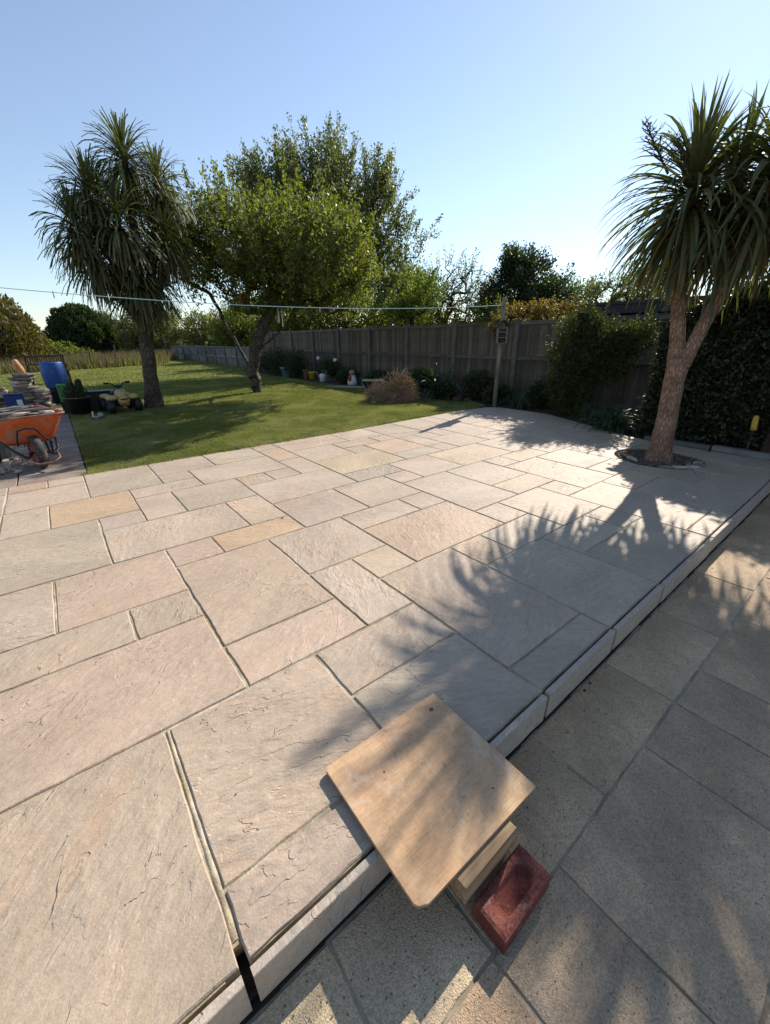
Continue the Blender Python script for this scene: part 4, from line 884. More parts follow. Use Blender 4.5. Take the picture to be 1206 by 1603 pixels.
# far left background
shrub('golden_conifer', 'huge rounded golden brown conifer at the far left edge', 'tree', (-2.4, 29.9, -.3), [((-2.5, 29.9, 1.25), (2.75, 2.6, 2.6)), ((-3.6, 29.5, 1.5), (2.2, 2.2, 2.6))], 30000, .22, LEAF_G, CORE, 5, aspect=.4, up=.5, depth=.2, lump=.07, corek=.86)
shrub('round_bush_tree', 'rounded dark green bushy tree in the distance beside the golden conifer', 'tree', (3.2, 44.7, -.3), [((3.0, 44.7, 1.7), (2.3, 2.2, 2.4)), ((4.6, 44.7, 1.2), (1.4, 1.6, 1.9)), ((2.4, 44.7, 2.9), (.8, .8, .9))], 22000, .28, LEAF_DK, CORE, 6, aspect=.5, up=.4, depth=.3, lump=.10, corek=.8)
shrub('bramble_thicket', 'low bramble thicket spilling in front of the distant round bush', 'bush', (.9, 33.5, -.1), [((.6, 33.5, .4), (1.5, 1.2, 1.0)), ((1.7, 33.9, .25), (1.3, 1.0, .75))], 6000, .14, LEAF_A, CORE, 7, depth=.5, lump=.15, corek=.7)
for i, (x, y, s, lm, lb_) in enumerate([(7.2, 41, 1.0, LEAF_S, 'brownish thin crowned tree in the distance left of the apple trunk'), (9.6, 43, 1.05, LEAF_T, 'distant grey green tree above the low fence'), (12.2, 40, 1.0, LEAF_S, 'distant bronze tinted tree over the low fence'), (5.6, 47, 1.0, LEAF_DK, 'distant dark tree right of the round bush'), (14.8, 38, 1.25, LEAF_T, 'distant tree behind the apple tree crown'), (13.5, 20.5, 1.25, LEAF_T, 'grey green tree behind the tallest tree beyond the fence'), (15.5, 17.5, 1.2, LEAF_A, 'yellow green tree beyond the fence left of the bare tree'), (11.5, 22.5, 1.2, LEAF_A, 'tree beyond the fence behind the apple trunk'), (10.8, 29, .95, LEAF_A, 'tree beyond the far corner of the tall fence'), (12.4, 25, .9, LEAF_DK, 'dark tree beyond the tall fence behind the wind chime')]):
    tree('hedgerow_tree', lb_, 'tree', [(x, y, -.3), (x, y, 1.2), (x, y, 2.2)], .12, [((x, y, 2.2 * s), (2.0 * s, 1.6, 1.5 * s)), ((x + .9, y, 1.2), (1.6, 1.2, 1.1)), ((x - 1, y, 1.3), (1.3, 1.2, 1.0))], 150, 60, .2, BARK_D, lm, .5, .4, 50 + i, .012, .3, .22, group='trees along the far hedgerow')
o = shrub('distant_hedgerow', 'long dark hedgerow closing the far side of the field', 'hedgerow', (20, 56, -.3), [((x, 56 + (i % 3) * 2, .9), (4.2, 2, 1.5 + .5 * (i % 2))) for i, x in enumerate(range(-24, 74, 6))], 30000, .4, LEAF_DK, CORE, 8, depth=.3, lump=.15, corek=.8)
cl = clump('cordyline_palm', 'small pale cordyline in the distance above the low fence', (9.95, 34.5, 1.3), 90, .95, .07, LEAF_Y, 11, cat='palm tree')
MB().tube([(0, 0, -1.5), (0, 0, .1)], .1, 8).build('trunk', BARK_L, cl)
# dry reeds at the end of the lawn
V1, F1 = blades(60000, (-12, 12, 24, 36), .72, .030, .25, rng, inpoly([(-12, 23.6), (-2, 25.8), (.75, 27.0), (3.4, 28.4), (6.0, 30.3), (6.9, 33.2), (8.6, 37), (8, 38), (4, 33.5), (0, 30), (-12, 27)]), -.05)
V2, F2 = blades(26000, (-12, 12, 24, 36), .5, .04, .4, rng, inpoly([(-12, 23.3), (-2, 25.5), (.75, 26.7), (3.4, 28.1), (6.0, 30.0), (6.9, 33.0), (7, 34), (4, 31.5), (0, 28.5), (-12, 25)]), -.05)
tag(npmesh('dry_reeds', V1, F1, REED), 'band of tall dry reeds at the far end of the lawn', 'reeds', kind='stuff')
tag(npmesh('green_undergrowth', V2, F2, GRASS), 'rough green grass at the foot of the dry reeds', 'grass', kind='stuff')
# ================================================================== OBJECTS
# ---- board, timber and bricks used as a temporary step
b = MB(); bx0, bx1, by0, by1 = -.246, .246, -.23, .23
out = [(bx0 + .03, by0), (bx1, by0), (bx1, by1 - .004), (bx1 - .004, by1), (bx0 + .01, by1), (bx0, by1 - .01), (bx0, by0 + .024), (bx0 + .006, by0 + .012)]
k = len(out); b.add([(x, y, 0) for x, y in out] + [(x, y, .013) for x, y in out], [tuple(range(k - 1, -1, -1)), tuple(range(k, 2 * k))] + [(i, (i + 1) % k, (i + 1) % k + k, i + k) for i in range(k)])
bd = thing('tan_board', 'square tan board with one clipped corner bridging the kerb as a step', 'board', (.611, .480, .0095)); bd.rotation_euler = (R(.15), R(.1), R(-.5))
o = b.build('sheet', BOARD, bd, bevel=.0015)
for z_ in (.0035, .0082):
    MB().add([(x * 1.0012, y * 1.0012, z_) for x, y in out] + [(x * 1.0012, y * 1.0012, z_ + .0014) for x, y in out], [(i, (i + 1) % k, (i + 1) % k + k, i + k) for i in range(k)]).build('ply_line', TIMBER, bd)
o = MB().lathe([(.011, 0), (.010, .0008)], (0, 0, 0), 12).build('knot', simple('dark_knot', (.16, .085, .045), .7, .3, 60, .0005), bd); o.location = (.186, .178, .0131); o.scale = (1, .75, 1)
o = MB().add([(-.016, -.0022, 0), (.016, -.003, 0), (.018, .001, 0), (-.014, .002, 0)], [(0, 1, 2, 3)]).build('split', simple('split_grain', (.62, .46, .26), .7, .2, 60, .0005), bd); o.location = (.228, .130, .0138); o.rotation_euler = (0, 0, .2)
o = MB().lathe([(.003, 0), (.0028, .0005)], (0, 0, 0), 8).build('nail_hole', DARKGAP, bd); o.location = (.135, -.15, .0133)
o = MB().lathe([(.003, 0), (.0028, .0005)], (0, 0, 0), 8).build('nail_hole', DARKGAP, bd); o.location = (-.10, .10, .0133)
tb = MB().box(0, .225, 0, .095, 0, .072, jit=.001).build('timber_offcut', TIMBER, bevel=.002); tb.location = (.492, .216, -.0645); tb.rotation_euler = (0, 0, R(.8))
tag(tb, 'short sawn timber offcut propping the tan board above the lower paving', 'timber block')
def brick(loc, rz, label):
    root = thing('red_brick', label, 'brick', loc, rz, 'red bricks under the board step'); L_, W_, H_ = .215, .1025, .065
    m = MB(); a, c = L_ / 2, W_ / 2; NX, NY = 24, 14; V = []; F = []
    for j in range(NY + 1):
        for i in range(NX + 1):
            x = -a + L_ * i / NX; y = -c + W_ * j / NY; qx = abs(x) / (a - .022); qy = abs(y) / (c - .019); q = (qx ** 3 + qy ** 3) ** .3333
            d = max(0., min(1., (1.02 - q) / .42)); dz = -.020 * d * d * (3 - 2 * d); ex = max(0, abs(x) - a + .008) / .008; ey = max(0, abs(y) - c + .008) / .008
            V.append((x, y, H_ + dz - .004 * max(ex, ey) ** 2 + random.uniform(-.0005, .0005)))
    for j in range(NY):
        for i in range(NX): F.append((j * (NX + 1) + i, j * (NX + 1) + i + 1, (j + 1) * (NX + 1) + i + 1, (j + 1) * (NX + 1) + i))
    m.add(V, F)
    rim = [j for j in range(0, NX + 1)] + [(NX + 1) * j + NX for j in range(1, NY + 1)] + [(NX + 1) * NY + i for i in range(NX - 1, -1, -1)] + [(NX + 1) * j for j in range(NY - 1, 0, -1)]
    n0 = len(m.v); m.v += [(m.v[r_][0] * 1.012, m.v[r_][1] * 1.02, .004) for r_ in rim]; kk = len(rim)
    m.f += [(rim[i], n0 + i, n0 + (i + 1) % kk, rim[(i + 1) % kk]) for i in range(kk)] + [tuple(n0 + i for i in range(kk - 1, -1, -1))]
    o = m.build('body', brick_mat, root, smooth=False); return root
bm_, n, p, _ = new_mat('frogged_red_brick')
tc = nd(n, 'ShaderNodeTexCoord').outputs['Object']; geo = nd(n, 'ShaderNodeSeparateXYZ'); n.links.new(tc, geo.inputs[0])
wear = math_(n, 'MULTIPLY', ramp(n, geo.outputs[2], .058, .0625), ramp(n, noise(n, tc, 55, 6, .7), .42, .55))
c = mixc(n, ramp(n, noise(n, tc, 14, 4), .3, .7), (.125, .026, .018), (.205, .042, .025)); c = mixc(n, math_(n, 'MULTIPLY', wear, .4), c, (.27, .11, .085))
c = mixc(n, ramp(n, noise(n, tc, 30, 6, .7), .58, .66, 0, .55), c, (.30, .22, .17)); c = mixc(n, 1., c, ramp(n, noise(n, tc, 160, 3, .6), .3, .7, .65, 1.25), 'MULTIPLY')
n.links.new(c, p.inputs['Base Color']); p.inputs['Roughness'].default_value = .85; bumpn(n, math_(n, 'MULTIPLY_ADD', noise(n, tc, 110, 6, .75), .0045, math_(n, 'MULTIPLY', noise(n, tc, 12, 3), .004)), p)
brick_mat = bm_
brick((.628, .158, ZL), R(1.5), 'dark red frogged brick lying on the lower paving beside the timber offcut')
brick((.650, .300, ZL), R(.5), 'red brick mostly hidden under the tan board and timber offcut')

# ---- fallen bits by the kerb
for i, (x, y, s, lb_) in enumerate([(2.30, .412, .008, 'tiny pale pebble at the kerb foot near the palm shadow'), (1.56, .40, .006, 'tiny dark clod at the kerb foot'), (1.50, .395, .006, 'tiny dark clod beside another at the kerb foot')]):
    o = MB().blob((0, 0, 0), (s, s, s * .7), .2, 7, 4).build('pebble', PALEST if i == 0 else SOIL); o.location = (x, y, ZL + .004); tag(o, lb_, 'pebble')
o = MB().blob((0, 0, 0), (.014, .006, .003), .3, 7, 4).build('twig_scrap', BARK_D); o.location = (3.80 * U, 8.9 * U, .003); tag(o, 'dark scrap of twig on the patio left of centre', 'twig')

# ---- wheelbarrow
wb = thing('wheelbarrow', 'orange wheelbarrow loaded with broken stone seen wheel first on the old path', 'wheelbarrow', (-.335, 5.86, -.022), R(14))
W_ = MB(); prof = []
for i in range(25):
    th = 2 * math.pi * i / 24
    for r_, x in ((.13, -.035), (.165, -.045), (.183, -.028), (.188, 0), (.183, .028), (.165, .045), (.13, .035)): W_.v.append((x, r_ * math.cos(th), .188 + r_ * math.sin(th)))
for i in range(24):
    for k in range(7): W_.f.append((i * 7 + k, (i + 1) * 7 + k, (i + 1) * 7 + (k + 1) % 7, i * 7 + (k + 1) % 7))
tyre = W_.build('wheel', RUBBER, wb, smooth=True)
m = MB()
for s in (-1, 1): m.tube([(s * .02, 0, .188), (s * .034, 0, .188)], [.125, .13], 18)
m.tube([(-.09, 0, .188), (.09, 0, .188)], .012, 8).build('hub', REDP, tyre)
# tray with a sloped nose
def ring4(x, ya, yb_, z, cr=.07):
    P = []
    for cx, cy, a0 in ((x - cr, ya + cr, -90), (x - cr, yb_ - cr, 0), (-x + cr, yb_ - cr, 90), (-x + cr, ya + cr, 180)):
        for k in range(4): a = R(a0 + 30 * k); P.append((cx + cr * math.cos(a), cy + cr * math.sin(a), z))
    return P
rings = [ring4(.19, .12, .50, .27, .09), ring4(.23, .05, .62, .31, .09), ring4(.33, -.12, .86, .585, .08), ring4(.345, -.135, .875, .59, .085), ring4(.345, -.135, .875, .60, .085), ring4(.325, -.115, .855, .60, .075), ring4(.31, -.10, .84, .57, .075), ring4(.2, .07, .60, .33, .08)]
m = MB(); V = [p_ for r_ in rings for p_ in r_]; F = [(i * 16 + k, i * 16 + (k + 1) % 16, (i + 1) * 16 + (k + 1) % 16, (i + 1) * 16 + k) for i in range(7) for k in range(16)] + [tuple(range(15, -1, -1)), tuple(7 * 16 + k for k in range(16))]
tray = m.add(V, F).build('tray', ORANGE, wb, smooth=False)
m = MB(); rr_ = ring4(.345, -.135, .875, .597, .085); m.tube(rr_ + [rr_[0]], .009, 6, False).build('rim', RUST, tray)
for s in (-1, 1):
    MB().tube([(s * .05, .0, .19), (s * .12, -.17, .17), (s * .17, -.1, .20), (s * .23, .12, .28), (s * .25, .5, .34), (s * .27, .95, .50), (s * .28, 1.25, .56)], .014, 8).build('handle', BLACKM, wb, smooth=True)
    MB().tube([(s * .24, .40, .33), (s * .26, .58, .02), (s * .25, .66, .02), (s * .255, .85, .44)], .013, 8).build('leg', BLACKM, wb, smooth=True)
MB().tube([(-.16, -.06, .20), (-.14, -.20, .13), (-.07, -.25, .10), (.07, -.25, .10), (.14, -.20, .13), (.16, -.06, .20)], .012, 8).build('bumper_hoop', RUST, wb, smooth=True)
MB().tube([(-.14, .04, .28), (-.15, -.07, .36), (-.13, -.11, .46), (-.06, -.13, .48), (.02, -.12, .46), (.10, -.05, .34), (.17, .02, .27)], .009, 6).build('brace', BLACKM, wb, smooth=True)
for i, (x, y, z, a, sx, sy, m_, lb_) in enumerate([(-.12, .1, .615, .3, .17, .09, SLATE, 'grey stone slab piece on top of the wheelbarrow load'), (.1, .2, .62, -.4, .2, .1, SLATE, 'long dark stone shard lying on the wheelbarrow load'), (.02, .45, .63, .9, .22, .14, SLATE, 'large stone shard at the back of the wheelbarrow load'), (-.18, .5, .62, .1, .12, .18, PALEST, 'pale stone shard on the left of the wheelbarrow load'), (.2, .0, .607, .7, .07, .11, PALEST, 'small pale shard at the front of the wheelbarrow load'), (-.05, .02, .612, -.1, .11, .06, PALEST, 'pale broken strip on the rim of the wheelbarrow load')]):
    c_, s_ = math.cos(R(14)), math.sin(R(14)); o = MB().blob((0, 0, 0), (sx, sy, .022), .3, 7, 4).build('stone_shard', m_); o.location = (-.335 + x * c_ - y * s_, 5.86 + x * s_ + y * c_, z - .022); o.rotation_euler = (random.uniform(-.15, .15), random.uniform(-.15, .15), a)
    tag(o, lb_, 'stone', 'broken stone loaded in the wheelbarrow')
tag(MB().add([(x_, y_, z_ + (.03 if abs(x_) < .1 else 0)) for x_, y_, z_ in ring4(.28, -.07, .80, .575, .06)], [tuple(range(16))]).xf(Matrix.Translation((-.335, 5.86, -.022)) @ Matrix.Rotation(R(14), 4, 'Z')).build('rubble_fill', SLATE), 'stone rubble filling the wheelbarrow tray', 'rubble', kind='stuff')
# pale rubble and a grey tub at the left edge
m = MB(); rd = random.Random(4)
for i in range(90): x = -.78 + rd.gauss(0, .16); y = 6.25 + rd.gauss(0, .22); s = rd.uniform(.015, .05); m.blob((x, y, s * .3 - .02), (s, s * rd.uniform(.6, 1), s * .5), .3, 6, 4, rd)
tag(m.build('rubble_heap', PALEST), 'heap of pale stone chippings on the old path at the left edge', 'rubble', kind='stuff')
o = thing('grey_tub', 'grey plastic tub behind the stone chippings at the left edge', 'tub', (-.80, 6.75, -.022)); MB().lathe([(.15, 0), (.19, .28), (.205, .30), (.19, .30), (.18, .27), (.14, .03)], (0, 0, 0), 20).build('body', GREYP, o, smooth=True); MB().tube([(-.19, 0, .27), (-.1, -.16, .2), (.1, -.16, .2), (.19, 0, .27)], .005, 6).build('handle', BLACKM, o)
# ---- stacked walling stone
ORD = ['topmost flat stone', 'second flat stone from the top', 'third flat stone from the top', 'fourth flat stone from the top', 'fifth flat stone from the top', 'sixth flat stone from the top', 'seventh flat stone from the top', 'eighth flat stone from the top', 'ninth flat stone from the top', 'tenth flat stone from the top', 'bottom flat stone']
def stack(x, y, n, label, seed, w_=.26, mat=(SLATE, PALEST)):
    rd = random.Random(seed)
    for i in range(n):
        t = .055 + rd.uniform(0, .012); o = MB(); K = 9; V = []; sx = w_ * rd.uniform(.75, 1.12); sy = w_ * rd.uniform(.6, .9); rs = [rd.uniform(.8, 1.15) for _ in range(K)]
        for z in (0, t * .5, t * .92): V += [(sx * rs[k] * math.cos(6.283 * k / K) * (1.03 if 0 < z < t * .9 else .96), sy * rs[k] * math.sin(6.283 * k / K) * (1.03 if 0 < z < t * .9 else .96), z) for k in range(K)]
        F = [tuple(range(K - 1, -1, -1)), tuple(2 * K + k for k in range(K))] + [(j * K + k, j * K + (k + 1) % K, (j + 1) * K + (k + 1) % K, (j + 1) * K + k) for j in range(2) for k in range(K)]
        o.add(V, F); q = o.build('flat_stone', mat[rd.random() < .3]); q.location = (x + rd.uniform(-.05, .05), y + rd.uniform(-.04, .04), i * .066 - .02); q.rotation_euler = (0, 0, rd.uniform(0, 6))
        tag(q, ORD[n - 1 - i] + ' ' + label, 'stone', 'flat stones in the stacks behind the wheelbarrow')
stack(-.50, 11.9, 11, 'of the tall stack under the orange clay piece', 1)
stack(-.22, 11.75, 6, 'of the short stack beside the tall one', 2, .17)
stack(-.98, 11.2, 8, 'of the stack cut off by the left edge', 3)
o = MB().tube([(0, 0, 0), (-.01, 0, .10), (-.045, 0, .24), (-.05, 0, .27)], [.085, .075, .055, .045], 12).build('clay_piece', CONE_M, smooth=True); o.location = (-.47, 11.9, .705); tag(o, 'orange clay pipe piece standing on top of the tall stone stack', 'clay pipe')
o = thing('cool_box', 'dark blue box with a white label and grey lid in front of the stone stacks', 'box', (-.64, 10.4, -.02)); o.scale = (.82, .82, .85); MB().box(-.17, .17, -.12, .12, .18, .50).build('body', BLUED, o, bevel=.01); MB().box(-.19, .19, -.14, .14, 0, .18).build('base', GREYP, o, bevel=.01); MB().box(.03, .13, -.125, -.1205, .27, .40).build('label', WHITEP, o); MB().box(-.18, .18, -.13, .13, .5, .53).build('lid', BLUED, o, bevel=.008)
o = MB().blob((0, 0, 0), (.09, .09, .085), .12, 12, 8).build('dark_ball', BLACKP, smooth=True); o.location = (-.26, 10.9, .11); tag(o, 'small dark round ball left of the blue barrel', 'ball')
# ---- blue barrel on a black base
o = thing('blue_barrel', 'bright blue plastic barrel standing on a black base', 'barrel', (.08, 12.35, -.02)); o.scale = (.76, .76, .96); MB().lathe([(.25, .34), (.275, .37), (.30, .50), (.31, .66), (.30, .82), (.285, .93), (.275, .95), (.26, .955), (.25, .93), (0.01, .93)], (0, 0, 0), 28).build('drum', BLUE, o, smooth=True); MB().lathe([(.30, 0), (.30, .30), (.27, .34)], (0, 0, 0), 8).build('base', BLACKP, o); MB().tube([(-.276, 0, .36)] + [(.281 * math.cos(a / 24 * 6.283 + 3.1416), .281 * math.sin(a / 24 * 6.283 + 3.1416), .36) for a in range(25)], .009, 5, False).build('hoop', BLACKP, o)
# ---- garden bench
bn = thing('garden_bench', 'dark slatted garden bench far down the lawn behind the blue barrel', 'bench', (.0, 18.9, -.02), R(4))
for s in (-1, 1): MB().cbox(s * .52, 0, .45, .05, .05, .9).build('leg', DKWOOD, bn); MB().cbox(s * .52, -.42, .22, .05, .05, .44).build('leg', DKWOOD, bn); MB().cbox(s * .52, -.2, .62, .05, .5, .04).build('arm', DKWOOD, bn)
MB().cbox(0, 0, .89, 1.12, .04, .05).build('top_rail', DKWOOD, bn); MB().cbox(0, 0, .62, 1.0, .04, .04).build('lower_rail', DKWOOD, bn)
sl_ = shared('slat', MB().cbox(0, 0, .755, .03, .02, .25))
for i in range(15): inst('slat', sl_, DKWOOD, bn, (-.46 + i * .0657, 0, 0))
for i in range(5): MB().cbox(0, -.06 - i * .09, .43, 1.02, .06, .02).build('seat_slat', DKWOOD, bn)
# ---- pots between barrel and palm
o = thing('black_tub', 'black round tub of dark plants with a wire rim right of the blue barrel', 'planter', (.30, 10.15, -.02)); MB().lathe([(.17, 0), (.21, .30), (.225, .31), (.205, .31), (.19, .27), (.05, .26)], (0, 0, 0), 20).build('pot', BLACKP, o, smooth=True); MB().tube([(.23 * math.cos(a / 20 * 6.283), .23 * math.sin(a / 20 * 6.283), .325) for a in range(21)], .007, 5, False).build('wire_rim', RUST, o)
rn = np.random.default_rng(77); p_ = rn.normal(0, 1, (900, 3)) * [.09, .09, .09] + [0, 0, .40]; leaves(o, 'foliage', p_, np.tile([0, 0, 1.], (900, 1)), .05, LEAF_DK, rn)
for x, h in ((-.05, .62), (.09, .66)): MB().tube([(x, 0, .25), (x + .01, 0, h - .03), (x, 0, h)], [.05, .055, .03], 8).build('dark_stem', BARK_D, o)
o = thing('green_watering_can', 'small green plastic crate standing behind the black tub', 'crate', (.13, 10.5, -.02))
o.name = 'green_crate'; MB().box(-.09, .09, -.06, .06, .22, .56).build('body', GREENP, o, bevel=.01); MB().box(-.1, .1, -.07, .07, 0, .22).build('base', BLACKP, o)
o = thing('dark_trough', 'long black trough on the grass between the black tub and the toy quad', 'trough', (.66, 10.5, -.02), R(-3)); MB().box(-.29, .29, -.14, .14, 0, .36).build('body', BLACKP, o, bevel=.012); MB().box(-.31, .31, -.16, .16, .36, .39).build('rim', BLACKP, o, bevel=.008)
o = MB().box(-.06, .06, -.1, .1, 0, .34).build('grey_green_box', simple('mossy_plastic', (.13, .15, .10), .7, .3, 9, .001), bevel=.01); o.location = (.99, 10.3, -.02); tag(o, 'grey green box standing between the black trough and the toy quad', 'box')
# ---- toy quad bike
qd = thing('toy_quad_bike', 'faded yellow ride on toy quad bike with black handlebars left of the palm trunk', 'toy', (1.02, 9.75, -.02), R(8))
for x, y in ((-.24, -.05), (.24, -.05), (-.24, .45), (.24, .45)):
    m = MB()
    for i in range(17):
        th = 6.2832 * i / 16
        for r_, xx in ((.05, -.06), (.12, -.06), (.14, -.03), (.14, .03), (.12, .06), (.05, .06)): m.v.append((xx, r_ * math.cos(th), .14 + r_ * math.sin(th)))
    for i in range(16):
        for k in range(6): m.f.append((i * 6 + k, (i + 1) * 6 + k, (i + 1) * 6 + (k + 1) % 6, i * 6 + (k + 1) % 6))
    o = m.build('wheel', BLACKP, qd, smooth=True); o.location = (x, y, 0)
MB().blob((0, .02, .33), (.12, .15, .13), .05, 12, 8).blob((0, -.08, .24), (.11, .07, .11), .04, 12, 8).build('fairing', CREAMP, qd, smooth=True)
MB().box(-.075, .075, -.165, -.13, .15, .20, jit=.006).build('grille', REDP, qd, bevel=.01); MB().box(-.06, .06, -.172, -.14, .26, .285, jit=.004).build('air_slot', BLACKP, qd)
for s in (-1, 1):
    MB().blob((s * .19, -.02, .30), (.11, .15, .055), .06, 10, 6).build('mudguard', CREAMP, qd, smooth=True); MB().blob((s * .19, .42, .30), (.1, .15, .05), .06, 10, 6).build('mudguard', CREAMP, qd, smooth=True)
    MB().tube([(s * .02, .06, .48), (s * .10, .05, .56), (s * .16, .07, .57)], .012, 7).build('handlebar', BLACKP, qd, smooth=True); MB().tube([(s * .15, .07, .57), (s * .23, .09, .575)], .02, 8).build('grip', BLACKP, qd, smooth=True)
MB().tube([(0, .04, .38), (0, .06, .5)], .02, 8).box(-.07, .07, .04, .07, .485, .53).build('steering_column', BLACKP, qd)
MB().blob((0, .32, .36), (.11, .2, .06), .04, 10, 6).build('seat', BLACKP, qd, smooth=True); MB().box(-.1, .1, -.02, .5, .12, .28).build('chassis', BLACKP, qd, bevel=.02)
# ---- little white fitting on the grass
o = thing('white_fitting', 'small white metal bracket with a black base lying on the grass', 'bracket', (.50, 9.3, -.02), R(-15)); MB().box(-.07, -.045, -.02, .02, .0, .13).box(-.07, .03, -.02, .02, 0, .03).build('bracket', WHITEP, o, bevel=.004); MB().lathe([(.045, .03), (.05, .05), (.045, .09), (.02, .10)], (.06, 0, 0), 12).build('cap', GREYP, o, smooth=True); MB().box(-.08, .12, -.06, .04, -.0, .02).build('base', BLACKP, o)
o = MB().tube([(0, 0, 0), (.05, -.06, .01), (.10, -.14, .0)], .006, 5).build('fallen_stick', BARK_D); o.location = (.86, 9.1, -.005); tag(o, 'thin dark stick on the grass in front of the toy quad', 'stick')
# ---- pots and ornaments in the border
def pot(name, label, cat, loc, r, h, mat, taper=.8, n=20, box=None, plant=0, seed=1):
    o = thing(name, label, cat, loc)
    if box: MB().box(-box / 2, box / 2, -r, r, 0, h).build('body', mat, o, bevel=.01); MB().box(-box / 2 - .015, box / 2 + .015, -r - .015, r + .015, h - .05, h).build('rim', mat, o, bevel=.005)
    else: MB().lathe([(r * taper, 0), (r, h * .86), (r * 1.07, h * .87), (r * 1.07, h), (r * .92, h), (r * .85, h * .85), (.01, h * .84)], (0, 0, 0), n).build('body', mat, o, smooth=True)
    if plant:
        rn = np.random.default_rng(seed); p = rn.normal(0, 1, (plant, 3)) * [r * .7, r * .7, .12] + [0, 0, h + .12]; leaves(o, 'foliage', p, np.tile([0, 0, 1.], (plant, 1)), .06, LEAF_DK, rn)
    return o
pot('blue_pot', 'blue grey tapered pot at the foot of the fence left of the yellow bucket', 'pot', (7.2, 14.95, -.03), .30, .38, BLUEG, .75, plant=500)
pot('terracotta_pot', 'dull terracotta pot between the blue pot and the yellow bucket', 'pot', (7.45, 14.0, -.03), .13, .30, TERRA, .8)
pot('yellow_bucket', 'small yellow bucket by the fence', 'bucket', (7.5, 13.62, -.03), .15, .25, YELLOWP, .75)
pot('grey_trough', 'grey rectangular planter against the fence behind the white watering can', 'planter', (7.75, 12.7, -.03), .15, .36, GREYP, box=.6, plant=400, seed=2)
o = thing('white_watering_can', 'white watering can standing right of the yellow bucket', 'watering can', (7.25, 12.5, -.03)); MB().lathe([(.10, 0), (.10, .24), (.07, .26)], (0, 0, 0), 14).build('body', WHITEP, o, smooth=True); MB().tube([(-.08, 0, .08), (-.2, 0, .28), (-.22, 0, .32)], [.02, .014, .03], 7).build('spout', GREYP, o); MB().tube([(.08, 0, .22), (.17, 0, .2), (.15, 0, .08), (.09, 0, .05)], .01, 6).build('handle', WHITEP, o)
o = thing('garden_figure', 'small red and white garden ornament with a round pale head near the fence', 'ornament', (7.35, 10.85, -.03)); MB().lathe([(.14, 0), (.15, .1), (.12, .22), (.07, .30)], (0, 0, 0), 14).build('body', WHITEP, o, smooth=True); MB().blob((0, 0, .38), (.09, .09, .08), .04, 12, 8).build('head', simple('weathered_head', (.28, .24, .2), .8, .3, 20, .002), o, smooth=True); MB().blob((-.1, -.03, .2), (.055, .07, .12), .06, 9, 6).blob((.09, -.03, .22), (.05, .06, .1), .06, 9, 6).build('coat', REDP, o, smooth=True)
tag(MB().box(-.6, .6, -.03, .03, -.02, .03, rot=-.9, piv=(0, 0)).xf(Matrix.Translation((6.75, 10.35, 0))).build('bleached_plank', PALEW), 'bleached plank on the grass edge left of the brush heap', 'plank')
tag(MB().box(-.3, .3, -.04, .04, .12, .17, rot=-.9, piv=(0, 0)).xf(Matrix.Translation((7.0, 9.3, .1))).build('pale_plank', PALEW), 'short pale plank just behind the brush heap', 'plank')
for i, (x, y, z, lb_) in enumerate([(7.62, 13.35, .72, 'upper white flower head beside the tall spiky plant'), (7.7, 12.35, .68, 'right white flower head above the grey planter')]):
    o = thing('white_flower', lb_, 'flower', (x, y, -.03), 0, 'white flower heads by the fence'); MB().blob((0, 0, z), (.07, .07, .06), .2, 9, 6).build('bloom', WHITEP, o); MB().tube([(0, 0, 0), (.03, 0, z * .5), (0, 0, z)], .008, 5).build('stem', STRAP, o)
for i, (x, y, s, lb_) in enumerate([(7.2, 6.35, .13, 'rounded reddish rock at the lawn edge near the patio corner'), (7.15, 6.6, .09, 'smaller pale rock beside the reddish rock'), (7.28, 6.1, .09, 'small reddish rock nearest the patio corner')]):
    o = MB().blob((0, 0, 0), (s, s * .8, s * .6), .2, 9, 6).build('rock', (WALLR, SLATE, WALLR)[i]); o.location = (x, y, 0); tag(o, lb_, 'rock')
# ---- heap of brush cuttings
br = thing('brush_heap', 'heap of dry brown brush cuttings dumped on the lawn edge', 'brush heap', (6.1, 7.35, -.03)); rd = random.Random(12); m = MB()
for i in range(2300):
    th = rd.uniform(0, 6.283); q = math.sqrt(rd.random()); x = .52 * q * math.cos(th); y = .58 * q * math.sin(th); hx = (.62 * math.exp(-((x - .22) ** 2 + (y + .14) ** 2) / .10) + .40 * math.exp(-((x + .2) ** 2 + (y - .2) ** 2) / .16)) * rd.uniform(.7, 1.2)
    z = rd.uniform(0, 1) ** .6 * hx; L_ = rd.uniform(.06, .22); d = Vector((rd.gauss(0, 1), rd.gauss(0, 1), rd.gauss(.25, .8))).normalized(); q0 = Vector((x, y, z + .01)); q2 = q0 + d * L_; q1 = (q0 + q2) / 2 + Vector((rd.gauss(0, 1), rd.gauss(0, 1), rd.gauss(0, 1))) * L_ * .18
    if min(q1.z, q2.z) < 0: continue
    m.tube([q0, q1, q2], [.0042, .0034, .002], 3, False)
tag(m.build('twigs', TWIG, br), kind='stuff')
m = MB()
for a, b_ in (((-.42, .35, .02), (-.52, .5, .42)), ((-.3, .3, .1), (-.38, .15, .5)), ((-.6, 0, .02), (-.1, -.3, .12)), ((-.1, -.5, .03), (.35, -.55, .1)), ((.2, 0, .5), (.42, -.02, .74)), ((-.45, -.3, .03), (.1, -.42, .06)), ((-.62, .2, .05), (-.2, .3, .3))):
    a, b_ = Vector(a), Vector(b_); MB().tube([a, (a + b_) / 2 + Vector((.03, 0, .03)), b_], [.013, .010, .006], 5).build('branch', PALEW, br)
rn = np.random.default_rng(5); cl_ = []
